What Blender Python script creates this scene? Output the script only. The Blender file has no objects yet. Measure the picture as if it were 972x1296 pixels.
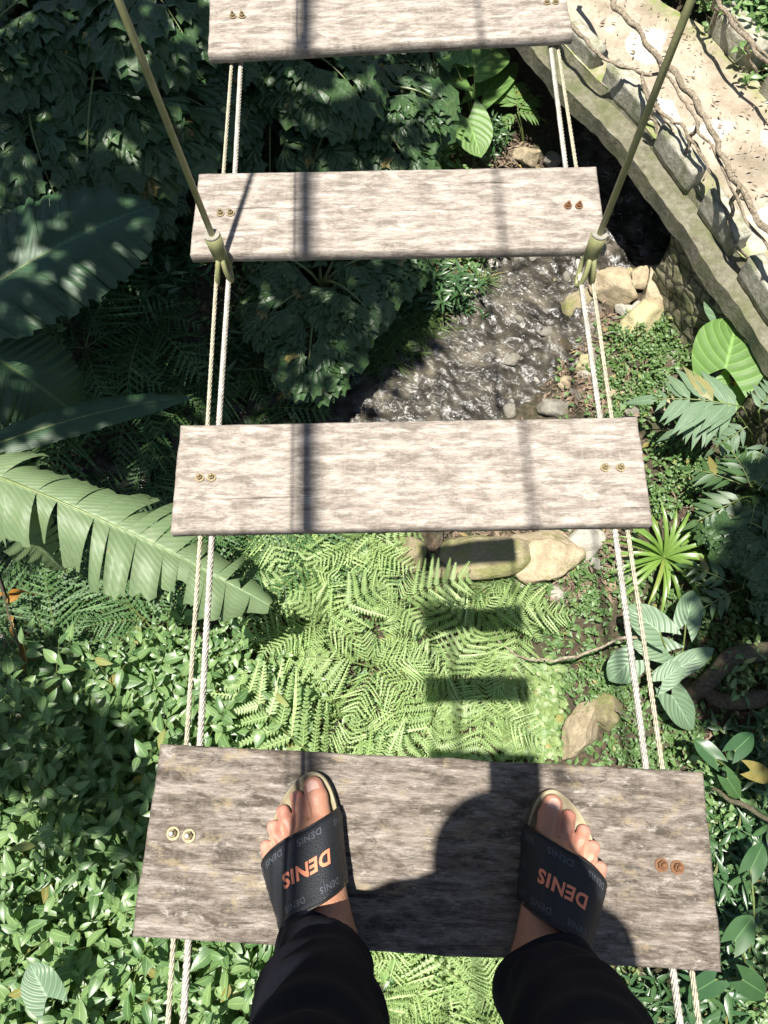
import bpy, bmesh, math, random
import numpy as np
from mathutils import Vector, Matrix, Euler, noise
random.seed(7); rng = np.random.default_rng(7)
R = math.radians
scene = bpy.context.scene
col = scene.collection

# ------------------------------------------------------------------ camera
CAM_H, PITCH, ROLL, FPX = 1.168, R(21.653), R(-2.12), 982.0
cd = bpy.data.cameras.new('camera'); cam = bpy.data.objects.new('camera', cd); col.objects.link(cam)
Rc = Matrix.Rotation(PITCH, 3, 'X') @ Matrix.Rotation(ROLL, 3, 'Z')
cam.matrix_world = Matrix.Translation((0, 0, CAM_H)) @ Rc.to_4x4()
cd.sensor_fit = 'VERTICAL'; cd.angle_y = 2*math.atan(648/FPX)
cd.clip_start = 0.012; cd.clip_end = 300
scene.camera = cam
def at(u, v, z):
    """where the sight line through photo pixel (u, v) meets the height z"""
    d = Rc @ Vector(((u-486)/FPX, -(v-648)/FPX, -1)); k = (z-CAM_H)/d.z
    return Vector((d.x*k, d.y*k, z))

# ------------------------------------------------------------------ sky, sun, exposure
SUN = Vector((-.129, -.075, 1)).normalized()
w = bpy.data.worlds.new('World'); scene.world = w; w.use_nodes = True
nt = w.node_tree; bg = nt.nodes['Background']
sky = nt.nodes.new('ShaderNodeTexSky'); sky.sky_type = 'NISHITA'; sky.sun_disc = False
sky.sun_elevation = math.asin(SUN.z); sky.sun_rotation = math.atan2(SUN.x, SUN.y)
nt.links.new(sky.outputs[0], bg.inputs[0]); bg.inputs[1].default_value = 0.055
sl = bpy.data.lights.new('sun', 'SUN'); so = bpy.data.objects.new('sun', sl); col.objects.link(so)
sl.energy = 5.0; sl.angle = R(.55); sl.color = (1, .955, .88)
so.rotation_euler = SUN.to_track_quat('Z', 'Y').to_euler(); so.location = (-2, -1, 14)
scene.view_settings.view_transform = 'Standard'; scene.view_settings.look = 'None'
scene.view_settings.exposure = 1.2; scene.view_settings.gamma = 1
scene.render.engine = 'CYCLES'
cy = scene.cycles; cy.max_bounces = 7; cy.diffuse_bounces = 3; cy.glossy_bounces = 3; cy.transmission_bounces = 4
cy.sample_clamp_indirect = 4; cy.use_denoising = True

# ------------------------------------------------------------------ material helpers
def newmat(name):
    m = bpy.data.materials.new(name); m.use_nodes = True
    n = m.node_tree; b = n.nodes['Principled BSDF']; return m, n, b
def N(n, t, **kw):
    x = n.nodes.new(t)
    for k, v in kw.items():
        if k.startswith('i_'):
            k2 = k[2:]; x.inputs[int(k2) if k2.isdigit() else k2].default_value = v
        else: setattr(x, k, v)
    return x
def coords(n, scale=(1, 1, 1), src='Object', rot=(0, 0, 0)):
    tc = N(n, 'ShaderNodeTexCoord'); mp = N(n, 'ShaderNodeMapping')
    mp.inputs['Scale'].default_value = scale; mp.inputs['Rotation'].default_value = rot
    n.links.new(tc.outputs[src], mp.inputs[0]); return mp.outputs[0]
def noi(n, vec, scale, detail=4, rough=.55, dist=0):
    x = N(n, 'ShaderNodeTexNoise', i_Scale=scale, i_Detail=detail, i_Roughness=rough, i_Distortion=dist)
    n.links.new(vec, x.inputs['Vector']); return x.outputs['Fac']
def ramp(n, fac, stops, interp='LINEAR'):
    x = N(n, 'ShaderNodeValToRGB'); cr = x.color_ramp; cr.interpolation = interp
    while len(cr.elements) < len(stops): cr.elements.new(.5)
    for e, (p, c) in zip(cr.elements, stops):
        e.position = p; e.color = (c, c, c, 1) if isinstance(c, (int, float)) else (*c, 1)
    n.links.new(fac, x.inputs[0]); return x.outputs[0]
def mix(n, fac, a, b, mode='MIX'):
    x = N(n, 'ShaderNodeMix', data_type='RGBA', blend_type=mode)
    for s, v in ((0, fac), (6, a), (7, b)):
        if isinstance(v, (int, float)): x.inputs[s].default_value = v if s == 0 else (v, v, v, 1)
        elif isinstance(v, tuple): x.inputs[s].default_value = (*v, 1)
        else: n.links.new(v, x.inputs[s])
    return x.outputs[2]
def bump(n, b, h, strength=.3, dist=.01):
    x = N(n, 'ShaderNodeBump', i_Strength=strength, i_Distance=dist)
    n.links.new(h, x.inputs['Height']); n.links.new(x.outputs[0], b.inputs['Normal']); return x

def wood_mat(name, light, mid, dark, mottle, lichen=None):
    m, n, b = newmat(name)
    tc = N(n, 'ShaderNodeTexCoord'); oi = N(n, 'ShaderNodeObjectInfo'); ad = N(n, 'ShaderNodeVectorMath', operation='MULTIPLY_ADD'); ad.inputs[1].default_value = (9, 7, 5)
    n.links.new(oi.outputs['Random'], ad.inputs[0]); n.links.new(tc.outputs['Object'], ad.inputs[2])
    def coords(n, scale):
        mp = N(n, 'ShaderNodeMapping'); mp.inputs['Scale'].default_value = scale; n.links.new(ad.outputs[0], mp.inputs[0]); return mp.outputs[0]
    warp = noi(n, coords(n, (3, 5, 3)), 1.4, 3, .6)
    cg = mix(n, .06, coords(n, (3.8, 30, 30)), warp, 'LINEAR_LIGHT')
    g = noi(n, cg, 3.4, 9, .78, .3)
    fine = noi(n, coords(n, (11, 150, 60)), 4, 6, .75)
    blot = noi(n, coords(n, (7, 21, 8)), 2.6, 9, .78, .3)
    crack = noi(n, coords(n, (1.3, 30, 8)), 3.1, 4, .6, .2)
    saw = noi(n, coords(n, (110, 5, 3)), 1.3, 3, .6)
    c = ramp(n, g, [(.3, dark), (.45, mid), (.62, light)])
    c = mix(n, ramp(n, fine, [(.35, .75), (.5, 0), (1, 0)]), c, dark)
    c = mix(n, ramp(n, blot, [(.40, mottle), (.56, 0), (1, 0)]), c, dark)
    c = mix(n, ramp(n, saw, [(.3, .35), (.45, 0), (1, 0)]), c, mid)
    c = mix(n, ramp(n, crack, [(.30, .8), (.345, 0), (1, 0)]), c, tuple(x*.45 for x in dark))
    if lichen:
        l = noi(n, coords(n, (5, 9, 5)), 5.5, 6, .7)
        c = mix(n, ramp(n, l, [(0, 0), (.56, 0), (.66, .6)]), c, lichen)
        l2 = noi(n, coords(n, (8, 17, 5)), 4.1, 6, .75)
        c = mix(n, ramp(n, l2, [(0, 0), (.60, 0), (.68, .55)]), c, (.40, .37, .33))
    n.links.new(c, b.inputs['Base Color']); b.inputs['Roughness'].default_value = .82
    b.inputs['Specular IOR Level'].default_value = .25
    h = mix(n, .5, g, fine); bump(n, b, h, .55, .004)
    return m
def plain(name, c, rough=.6, metal=0, var=.25, scale=30, bumpk=0, spec=.5, c2=None):
    m, n, b = newmat(name)
    f = noi(n, coords(n), scale, 5, .6)
    c2 = c2 or tuple(x*(1-var) for x in c)
    n.links.new(mix(n, ramp(n, f, [(.35, 0), (.65, 1)]), c2, c), b.inputs['Base Color'])
    b.inputs['Roughness'].default_value = rough; b.inputs['Metallic'].default_value = metal
    b.inputs['Specular IOR Level'].default_value = spec
    if bumpk: bump(n, b, f, bumpk, .01)
    return m
def leaf_mat(name, a, c, rough=.42, trans=.3, spec=.5, vein=None, patch=None, vstr=.35):
    """a..c: two leaf colours, mixed per leaf by the attribute rnd"""
    m, n, b = newmat(name)
    at_ = N(n, 'ShaderNodeAttribute', attribute_name='rnd'); oi = N(n, 'ShaderNodeObjectInfo')
    base = mix(n, at_.outputs['Fac'], a, c)
    base = mix(n, ramp(n, oi.outputs['Random'], [(0, .0), (1, .35)]), base, tuple((x+y)/2*.8 for x, y in zip(a, c)))
    base = mix(n, ramp(n, at_.outputs['Fac'], [(0, 0), (.968, 0), (.985, .85)]), base, (.26, .20, .06))
    nz = noi(n, coords(n), 9, 4, .6)
    base = mix(n, ramp(n, nz, [(.35, .3), (.6, 0)]), base, tuple(x*.62 for x in a))
    if patch:
        pz = noi(n, coords(n), 5, 6, .7)
        base = mix(n, ramp(n, pz, [(.60, 0), (.70, .8)]), base, patch)
    uvn = N(n, 'ShaderNodeUVMap'); uvn.uv_map = 'UVMap'; sp = N(n, 'ShaderNodeSeparateXYZ')
    n.links.new(uvn.outputs[0], sp.inputs[0])
    ab = N(n, 'ShaderNodeMath', operation='ABSOLUTE'); n.links.new(sp.outputs[1], ab.inputs[0])
    rib = ramp(n, ab.outputs[0], [(0, .7), (.07, 0)])
    base = mix(n, rib, base, tuple(min(1, x*1.9+.02) for x in c))
    if vein:
        s1 = N(n, 'ShaderNodeMath', operation='MULTIPLY_ADD', i_1=-vein[1]); n.links.new(ab.outputs[0], s1.inputs[0]); n.links.new(sp.outputs[0], s1.inputs[2])
        s2 = N(n, 'ShaderNodeMath', operation='MULTIPLY', i_1=vein[0]*6.283); n.links.new(s1.outputs[0], s2.inputs[0])
        s3 = N(n, 'ShaderNodeMath', operation='SINE'); n.links.new(s2.outputs[0], s3.inputs[0])
        v = ramp(n, s3.outputs[0], [(0, 1), (.5, .15), (.95, 0)]) if vein[2] else s3.outputs[0]
        base = mix(n, mix(n, .5, 0., v), base, tuple(x*.75 for x in a)) if not vein[2] else mix(n, ramp(n, s3.outputs[0], [(.8, 0), (1, .45)]), base, tuple(min(1, x*1.7+.02) for x in c))
        bump(n, b, s3.outputs[0], vstr, .006)
    n.links.new(base, b.inputs['Base Color']); b.inputs['Roughness'].default_value = rough
    b.inputs['Specular IOR Level'].default_value = spec
    tr = N(n, 'ShaderNodeBsdfTranslucent')
    n.links.new(mix(n, .65, base, (c[0]*1.3+.02, c[1]*1.5+.02, c[2]*.5)), tr.inputs[0])
    mx = N(n, 'ShaderNodeMixShader', i_0=trans)
    n.links.new(b.outputs[0], mx.inputs[1]); n.links.new(tr.outputs[0], mx.inputs[2])
    n.links.new(mx.outputs[0], n.nodes['Material Output'].inputs[0]); return m

M = {}
M['plank_new'] = wood_mat('sunbleached_wood', (.43, .385, .34), (.30, .26, .22), (.12, .10, .08), .85)
M['plank_worn'] = wood_mat('worn_wood', (.30, .265, .23), (.17, .14, .115), (.05, .04, .031), .95, (.25, .20, .12))
M['rod'] = plain('olive_painted_steel', (.27, .27, .13), .42, 0, .25, 40, .1, c2=(.20, .21, .09))
M['rope'] = plain('galvanised_cable', (.50, .47, .41), .5, .25, .3, 60, .15, c2=(.33, .31, .26))
M['rope_gold'] = plain('tan_cable', (.45, .41, .30), .55, .1, .3, 60, .15)
M['rust'] = plain('rusty_iron', (.14, .08, .04), .8, .1, .5, 90, .3, c2=(.15, .06, .02))
M['brass'] = plain('brassy_steel', (.24, .19, .10), .55, .3, .5, 90, .2, c2=(.2, .16, .09))
M['zinc'] = plain('pale_zinc', (.36, .34, .28), .5, .3, .3, 90, .2)
M['skin'] = None

# ------------------------------------------------------------------ object helpers
def tag(o, label=None, cat=None, group=None, kind=None):
    for k, v in (('label', label), ('category', cat), ('group', group), ('kind', kind)):
        if v: o[k] = v
    return o
def empty(name, loc=(0, 0, 0), rz=0, **kw):
    o = bpy.data.objects.new(name, None); o.location = loc; o.rotation_euler = (0, 0, rz)
    o.empty_display_size = .05; col.objects.link(o); return tag(o, **kw)
class MB:
    def __init__(s): s.v = []; s.f = []; s.m = []; s.r = []; s.uv = []; s.n = 0
    def add(s, V, F, mi=0, rnd=0., uv=None):
        V = np.asarray(V, float).reshape(-1, 3); k = s.n
        s.v.append(V); s.n += len(V)
        s.f += [tuple(i+k for i in f) for f in F]
        s.m += [mi]*len(F); s.r += [rnd]*len(F)
        s.uv.append(np.zeros((len(V), 2)) + [.5, .9] if uv is None else np.asarray(uv, float))
        return s
    def mesh(s, name, mats, smooth=False):
        me = bpy.data.meshes.new(name)
        V = np.concatenate(s.v) if s.v else np.zeros((0, 3))
        me.from_pydata(V.tolist(), [], s.f)
        for m in (mats if isinstance(mats, (list, tuple)) else [mats]): me.materials.append(m)
        me.polygons.foreach_set('material_index', np.array(s.m, dtype=np.int32))
        a = me.attributes.new('rnd', 'FLOAT', 'FACE'); a.data.foreach_set('value', np.array(s.r, dtype=np.float32))
        ul = me.uv_layers.new(name='UVMap'); UV = np.concatenate(s.uv)
        li = np.zeros(len(me.loops), dtype=np.int32); me.loops.foreach_get('vertex_index', li)
        ul.data.foreach_set('uv', UV[li].astype(np.float32).ravel())
        if smooth: me.polygons.foreach_set('use_smooth', np.ones(len(me.polygons), dtype=bool))
        me.update(); return me
    def build(s, name, mats, parent=None, smooth=False, loc=(0, 0, 0)):
        o = bpy.data.objects.new(name, s.mesh(name, mats, smooth)); col.objects.link(o)
        o.parent = parent; o.location = loc; return o
def tube(mb, pts, rad, seg=8, mi=0, rnd=0., caps=True, wob=0):
    P = [Vector(p) for p in pts]; n = len(P); V = []; F = []
    rad = rad if isinstance(rad, (list, tuple)) else [rad]*n
    prev = None
    for i, p in enumerate(P):
        t = (P[min(i+1, n-1)] - P[max(i-1, 0)]).normalized()
        a = prev if prev is not None else (Vector((0, 0, 1)) if abs(t.z) < .9 else Vector((1, 0, 0)))
        x = (a - t*a.dot(t)).normalized(); y = t.cross(x); prev = x
        for k in range(seg):
            an = 2*math.pi*k/seg
            rr = rad[i]*(1 + (wob*noise.noise(p*9 + Vector((k*1.3, 0, 0))) if wob else 0))
            V.append(p + x*math.cos(an)*rr + y*math.sin(an)*rr)
    for i in range(n-1):
        for k in range(seg):
            F.append((i*seg+k, i*seg+(k+1) % seg, (i+1)*seg+(k+1) % seg, (i+1)*seg+k))
    if caps: F.append(tuple(range(seg-1, -1, -1))); F.append(tuple((n-1)*seg+k for k in range(seg)))
    mb.add([tuple(v) for v in V], F, mi, rnd)
def catmull(P, n, closed=False):
    P = [np.array(p, float) for p in P]; out = []; L = len(P)
    rg = range(L) if closed else range(L-1)
    for i in rg:
        g = lambda j: P[j % L] if closed else P[min(max(j, 0), L-1)]
        a, b, c, d = g(i-1), g(i), g(i+1), g(i+2)
        for k in range(n):
            t = k/n
            out.append(.5*((2*b)+(c-a)*t+(2*a-5*b+4*c-d)*t*t+(3*b-a-3*c+d)*t**3))
    if not closed: out.append(P[-1])
    return np.array(out)
def dup(o, parent=None, loc=None, rot=None, scale=None):
    c = o.copy(); col.objects.link(c); c.parent = parent
    if loc is not None: c.location = loc
    if rot is not None: c.rotation_euler = rot
    if scale is not None: c.scale = (scale,)*3 if isinstance(scale, (int, float)) else scale
    for ch in KIDS(o): dup(ch, c)
    return c
def KIDS(o): return [x for x in o.children]
def obj(name, me, parent=None, loc=(0, 0, 0), rot=(0, 0, 0), sc=1):
    o = bpy.data.objects.new(name, me); col.objects.link(o); o.parent = parent
    o.location = loc; o.rotation_euler = rot; o.scale = (sc,)*3 if isinstance(sc, (int, float)) else sc
    return o

# ------------------------------------------------------------------ terrain, stream
WATER = -5.16
STREAM = [np.array(at(u, v, WATER)[:2]) for u, v in ((250, 560), (400, 530), (540, 505), (625, 440), (672, 375), (690, 330), (735, 285), (800, 225))]
STREAM[0] = STREAM[1] + np.array((-1.0, -.25)); STREAM.insert(0, STREAM[0] + np.array((-4, -2.5)))
STREAM.append(STREAM[-1] + np.array((1.2, 2.2))); STREAM.append(STREAM[-1] + np.array((2, 6)))
SW = [.5, .5, .55, .6, .66, .70, .74, .8, .8, .9, .9, .9]
def sdist(x, y):
    best = 1e9
    for (a, b, w0, w1) in zip(STREAM[:-1], STREAM[1:], SW[:-1], SW[1:]):
        d = b-a; L = d@d; t = max(0, min(1, ((x-a[0])*d[0]+(y-a[1])*d[1])/L))
        q = math.hypot(x-a[0]-t*d[0], y-a[1]-t*d[1]) - (w0+(w1-w0)*t)*.8
        if q < best: best = q
    return best
ZP = -4.05
EDGE_PX = [(590, -60), (655, 35), (700, 88), (734, 123), (770, 156), (806, 203), (839, 245), (872, 290), (896, 329), (935, 380), (959, 416), (1010, 490), (1090, 610)]
FAR_PX = [(700, -170), (760, -85), (830, 0), (890, 39), (950, 96), (1010, 165), (1090, 255), (1200, 380)]
def resample(P, n):
    L = np.r_[0, np.cumsum(np.hypot(*(P[1:]-P[:-1]).T))]; t = np.linspace(0, L[-1], n); return np.stack([np.interp(t, L, P[:, 0]), np.interp(t, L, P[:, 1])], 1)
EDGE = resample(catmull([at(u, v, ZP)[:2] for u, v in EDGE_PX], 8), 73); FAR = resample(catmull([at(u, v, ZP)[:2] for u, v in FAR_PX], 8), 73)
def nearest(poly, x, y):
    """signed distance behind a polyline (+ on the right-hand, path side)"""
    d = poly[1:]-poly[:-1]; q = np.array((x, y))-poly[:-1]
    t = np.clip((q*d).sum(1)/(d*d).sum(1), 0, 1); r = q-d*t[:, None]; L = np.hypot(r[:, 0], r[:, 1]); i = int(L.argmin())
    s = d[i, 0]*q[i, 1]-d[i, 1]*q[i, 0]
    return (L[i] if s > 0 else -L[i])
def smooth(a, b, x):
    t = max(0, min(1, (x-a)/(b-a))); return t*t*(3-2*t)
sgn = 1 if nearest(EDGE, *FAR[len(FAR)//2]) > 0 else -1
def ground(x, y):
    d = sdist(x, y)
    z = -5.36 + .2*smooth(-.15, .15, d) + .12*smooth(.15, .8, d)
    left = max(0, -x-1.0+.25*min(0, y-1)); z += .33*left/(1+.05*left) * smooth(.1, 1.4, d)
    z += .12*max(0, x-1.9)*smooth(.1, 1.2, d) if y < 4.2 else 0
    z += .10*max(0, -y)*smooth(0, 1, d)
    z += .10*noise.noise(Vector((x*.9, y*.9, 3))) + .05*noise.noise(Vector((x*3.1, y*3.1, 8))) + .018*noise.noise(Vector((x*9, y*9, 1)))
    e = nearest(EDGE, x, y)*sgn
    if e > -.4:
        f = nearest(FAR, x, y)*sgn
        low = min(z, -5.1)
        z = z + (low - z)*smooth(-.4, -.05, e)
        if f > 0: z = low + (min(-4.25+.25*f, 2) - low)*smooth(0, .35, f)
    if y > 9: z += .25*(y-9)*(1-smooth(0, 3, 3-abs(x-STREAM[-1][0]))*.8) if True else 0
    return z
def axis(lo, hi, a, b, fine, coarse):
    o = list(np.arange(a, b, fine)); x = b; s = fine
    while x < hi: o.append(x); s = min(s*1.35, coarse); x += s
    x = a-fine; s = fine
    while x > lo: o.insert(0, x); s = min(s*1.35, coarse); x -= s
    return np.array(o)
gx, gy = axis(-90, 90, -4.8, 5.4, .085, 12), axis(-70, 110, -2.2, 9.4, .085, 12)
Vg = [(x, y, ground(x, y)) for y in gy for x in gx]; nx = len(gx)
Fg = [(j*nx+i, j*nx+i+1, (j+1)*nx+i+1, (j+1)*nx+i) for j in range(len(gy)-1) for i in range(nx-1)]
m, n, b = newmat('forest_soil')
c0 = coords(n)
f1 = noi(n, c0, 2.2, 6, .65); f2 = noi(n, c0, 26, 6, .7); f3 = noi(n, c0, 1.1, 4, .6)
c = ramp(n, f2, [(.3, (.018, .012, .008)), (.5, (.06, .042, .026)), (.68, (.16, .115, .075))])
c = mix(n, ramp(n, f1, [(.45, 0), (.62, .75)]), c, (.035, .05, .014))
c = mix(n, ramp(n, f3, [(.5, 0), (.65, .5)]), c, (.085, .065, .045))
n.links.new(c, b.inputs['Base Color']); b.inputs['Roughness'].default_value = .95; bump(n, b, f2, .9, .05)
M['soil'] = m
g = MB().add(Vg, Fg).build('ground', M['soil'], smooth=True); tag(g, kind='structure')

m, n, b = newmat('stream_water')
c0 = coords(n); cs = coords(n, (1.0, 1.0, 1), rot=(0, 0, .5))
f1 = noi(n, c0, 5, 5, .6); w1 = noi(n, cs, 9, 5, .62, 1.2); w2 = noi(n, cs, 34, 3, .6, .8)
c = ramp(n, f1, [(.32, (.012, .011, .009)), (.5, (.045, .040, .031)), (.68, (.12, .105, .078))])
glints = noi(n, cs, 11, 7, .75, 1.0)
c = mix(n, ramp(n, glints, [(.57, 0), (.68, .6)]), c, (.55, .53, .50))  # whitish flecks painted in for sun glints on the ripples
n.links.new(c, b.inputs['Base Color']); b.inputs['Roughness'].default_value = .19
b.inputs['IOR'].default_value = 1.33; b.inputs['Specular IOR Level'].default_value = .8
bump(n, b, mix(n, .6, w1, w2), .5, .03); M['water'] = m
Vw, Fw, UVw = [], [], []
def resample0(P, n):
    L = np.r_[0, np.cumsum(np.hypot(*(P[1:]-P[:-1]).T))]; t = np.linspace(0, L[-1], n); return np.stack([np.interp(t, L, P[:, 0]), np.interp(t, L, P[:, 1])], 1)
def wave(x, y, a):
    # ripples drawn out across the flow over the stony bed
    c_, s_ = x*math.cos(a)+y*math.sin(a), -x*math.sin(a)+y*math.cos(a)
    r1 = noise.noise(Vector((c_*11, s_*7, .3))); r2 = noise.noise(Vector((c_*20, s_*13, 4.))); r3 = noise.noise(Vector((c_*2.2, s_*2, 9)))
    k3 = max(.15, min(1.5, .8+3.2*noise.noise(Vector((x*1.7, y*1.7, 31)))))
    return .038*r1*k3 + .014*r2*(.4+.6*k3) + .006*(1-abs(r2)*2) + .02*r3
SP = resample0(catmull(STREAM, 12), 1100); SWc = np.interp(np.linspace(0, 1, len(SP)), np.linspace(0, 1, len(SW)), SW)
for i, p in enumerate(SP):
    t = SP[min(i+1, len(SP)-1)]-SP[max(i-1, 0)]; t /= np.hypot(*t); nn = np.array((t[1], -t[0]))
    for k in range(81):
        q = p+nn*(k/40-1)*(SWc[i]*1.1+.1)
        Vw.append((q[0], q[1], WATER-.015+wave(q[0], q[1], .6)))
for i in range(len(SP)-1):
    for k in range(80): Fw.append((i*81+k, i*81+k+1, (i+1)*81+k+1, (i+1)*81+k))
o = MB().add(Vw, Fw).build('stream_water', M['water'], smooth=True); tag(o, kind='structure')

# ------------------------------------------------------------------ garden path with kerb blocks, ledge and twig railing
m, n, b = newmat('path_concrete')
c0 = coords(n)
f1 = noi(n, c0, 3.2, 7, .68); f2 = noi(n, c0, 40, 5, .7)
vo = N(n, 'ShaderNodeTexVoronoi', feature='F1', i_Scale=2.6, i_Randomness=1.0); n.links.new(c0, vo.inputs['Vector'])
ve = N(n, 'ShaderNodeTexVoronoi', feature='DISTANCE_TO_EDGE', i_Scale=2.6, i_Randomness=1.0); n.links.new(c0, ve.inputs['Vector'])
sx = N(n, 'ShaderNodeSeparateColor'); n.links.new(vo.outputs['Color'], sx.inputs[0])
c = ramp(n, f1, [(.3, (.19, .15, .105)), (.5, (.31, .26, .195)), (.7, (.40, .345, .27))])
flag = mix(n, ramp(n, ve.outputs['Distance'], [(.06, 0), (.09, 1)]), 0., ramp(n, sx.outputs[0], [(.70, 0), (.74, 1)]))
c = mix(n, mix(n, ramp(n, f2, [(.3, .4), (.5, 1)]), 0., flag), c, (.42, .39, .33))
nb = noi(n, c0, 1.3, 6, .7)
c = mix(n, ramp(n, nb, [(.5, 0), (.62, .55)]), c, (.12, .105, .07))
c = mix(n, ramp(n, f2, [(.35, .35), (.55, 0)]), c, (.16, .125, .08))
ea = N(n, 'ShaderNodeAttribute', attribute_name='moss')
mo = noi(n, c0, 11, 5, .7)
mm = N(n, 'ShaderNodeMath', operation='MULTIPLY'); n.links.new(ea.outputs['Fac'], mm.inputs[0]); n.links.new(ramp(n, mo, [(.38, .1), (.6, 1)]), mm.inputs[1])
c = mix(n, mm.outputs[0], c, (.13, .17, .035))
n.links.new(c, b.inputs['Base Color']); b.inputs['Roughness'].default_value = .9; bump(n, b, mix(n, .5, f2, flag), .5, .02)
M['path'] = m
def mossy(name, light, dark, moss, amt=.5):
    m, n, b = newmat(name); c0 = coords(n)
    f = noi(n, c0, 14, 7, .7); f2 = noi(n, c0, 5, 6, .7); f3 = noi(n, c0, 70, 4, .7)
    c = ramp(n, f, [(.32, dark), (.62, light)])
    c = mix(n, ramp(n, f2, [(.58-amt*.25, 0), (.66, .85)]), c, moss)
    c = mix(n, ramp(n, f3, [(.3, .6), (.5, 0)]), c, dark)
    n.links.new(c, b.inputs['Base Color']); b.inputs['Roughness'].default_value = .92; bump(n, b, f, .8, .03)
    return m
M['ledge'] = mossy('mossy_concrete', (.20, .185, .135), (.08, .07, .045), (.075, .09, .025), .75)
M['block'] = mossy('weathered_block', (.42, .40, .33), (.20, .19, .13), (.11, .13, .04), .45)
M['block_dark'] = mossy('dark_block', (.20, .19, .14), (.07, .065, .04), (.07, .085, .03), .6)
def offs(poly, d):
    out = []
    for i, p in enumerate(poly):
        t = poly[min(i+1, len(poly)-1)]-poly[max(i-1, 0)]; t = t/np.hypot(*t)
        out.append(p+np.array((t[1], -t[0]))*d)
    return np.array(out)
s_side = 1 if nearest(EDGE, *offs(EDGE, .3)[len(EDGE)//2])*sgn > 0 else -1
OFF = lambda d: offs(EDGE, d*s_side)
E0, E2, E3 = EDGE, OFF(.21), OFF(.24)
def strip(mb, A, za, B, zb, sub=1):
    nA = len(A); V = []; F = []
    for i in range(nA):
        for k in range(sub+1):
            t = k/sub; V.append((*(A[i]*(1-t)+B[i]*t), za*(1-t)+zb*t))
    for i in range(nA-1):
        for k in range(sub): a = i*(sub+1)+k; F.append((a, a+1, a+sub+2, a+sub+1))
    mb.add(V, F)
# path surface sheet
V, F, mosv = [], [], []; sub = 24
for i in range(len(E3)):
    for k in range(sub+1):
        t = k/sub; p = E3[i]*(1-t)+FAR[i]*t
        V.append((p[0], p[1], ZP+.035+.012*noise.noise(Vector((p[0]*4, p[1]*4, 0))))); mosv.append(max(0, 1-t*4)*1.0+max(0, (t-.80)*5))
for i in range(len(E3)-1):
    for k in range(sub): a = i*(sub+1)+k; F.append((a, a+1, a+sub+2, a+sub+1))
pa = MB().add(V, F).build('garden_path', M['path'], smooth=True); tag(pa, kind='structure')
a = pa.data.attributes.new('moss', 'FLOAT', 'POINT'); a.data.foreach_set('value', np.array(mosv, dtype=np.float32))
# ledge slab: rough concrete edge beam carrying the blocks and the slab under the path
mb = MB()
def rough_edge(poly, k=.02): return np.array([p+np.array([noise.noise(Vector((p[0]*2.3, p[1]*2.3, s_)))*k*1.6+noise.noise(Vector((p[0]*8, p[1]*8, s_)))*k*.8 for s_ in (1, 5)]) for p in poly])
def dens(poly, n=4):
    out = []
    for a_, b_ in zip(poly[:-1], poly[1:]):
        for k in range(n): out.append(a_+(b_-a_)*k/n)
    return np.array(out+[poly[-1]])
D0, D2, D3, DF = rough_edge(dens(E0)), dens(E2), dens(E3), dens(FAR)
strip(mb, D0, ZP-.05, D2, ZP-.04, 3); strip(mb, D2, ZP-.04, D3, ZP+.028, 1)
DU = np.array([p+np.array((noise.noise(Vector((p[0]*3, p[1]*3, 7))), noise.noise(Vector((p[0]*3, p[1]*3, 17)))))*.03 for p in D0])
strip(mb, DU, ZP-.22, D0, ZP-.05, 4)
strip(mb, DF, ZP-.25, DU, ZP-.22, 1); strip(mb, DF, ZP+.01, DF, ZP-.25, 1)
lo = mb.build('ledge_slab', M['ledge'], smooth=False); tag(lo, kind='structure')
# back wall of the culvert and the abutment
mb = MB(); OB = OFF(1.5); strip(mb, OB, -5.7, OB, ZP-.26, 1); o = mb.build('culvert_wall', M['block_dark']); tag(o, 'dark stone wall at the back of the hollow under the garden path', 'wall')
i0 = int(len(D0)*.585); A = OFF(.05); A = dens(A)[i0:]
mb = MB(); V = []; F = []
for i, p in enumerate(A):
    for k in range(15):
        z = -5.55+(ZP-.23+5.55)*k/14
        nn = noise.noise(Vector((p[0]*5, p[1]*5, z*7)))*.10 + noise.noise(Vector((p[0]*13, p[1]*13, z*15)))*.04
        q = p + (D0[i0+i]-p)*(.4+nn*9-(.2 if k > 11 else 0)); V.append((q[0], q[1], z))
for i in range(len(A)-1):
    for k in range(14): F.append((i*15+k, (i+1)*15+k, (i+1)*15+k+1, i*15+k+1))
mb.add(V, F)
q0 = dens(OB)[i0]; mb.add([(A[0][0], A[0][1], -5.6), (q0[0], q0[1], -5.6), (q0[0], q0[1], ZP-.24), (A[0][0], A[0][1], ZP-.24)], [(0, 1, 2, 3)])
m, n, b = newmat('rubble_wall'); c0 = coords(n, (1, 1, 1.3))
vo = N(n, 'ShaderNodeTexVoronoi', feature='DISTANCE_TO_EDGE', i_Scale=7.); nzv = N(n, 'ShaderNodeTexNoise', i_Scale=5., i_Detail=4.); n.links.new(c0, nzv.inputs['Vector'])
n.links.new(mix(n, .12, c0, nzv.outputs['Color']), vo.inputs['Vector']); f = noi(n, c0, 18, 7, .7); f2 = noi(n, c0, 6, 5, .7)
c = ramp(n, f, [(.35, (.09, .08, .045)), (.62, (.26, .24, .15))]); c = mix(n, ramp(n, f2, [(.45, 0), (.6, .8)]), c, (.09, .11, .03))
gap = ramp(n, vo.outputs['Distance'], [(0, 1), (.10, 0)]); c = mix(n, gap, c, (.02, .018, .01))
n.links.new(c, b.inputs['Base Color']); b.inputs['Roughness'].default_value = .95; bump(n, b, mix(n, .5, f, ramp(n, vo.outputs['Distance'], [(0, 0), (.2, 1)])), 1, .06); M['rubble'] = m
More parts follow.
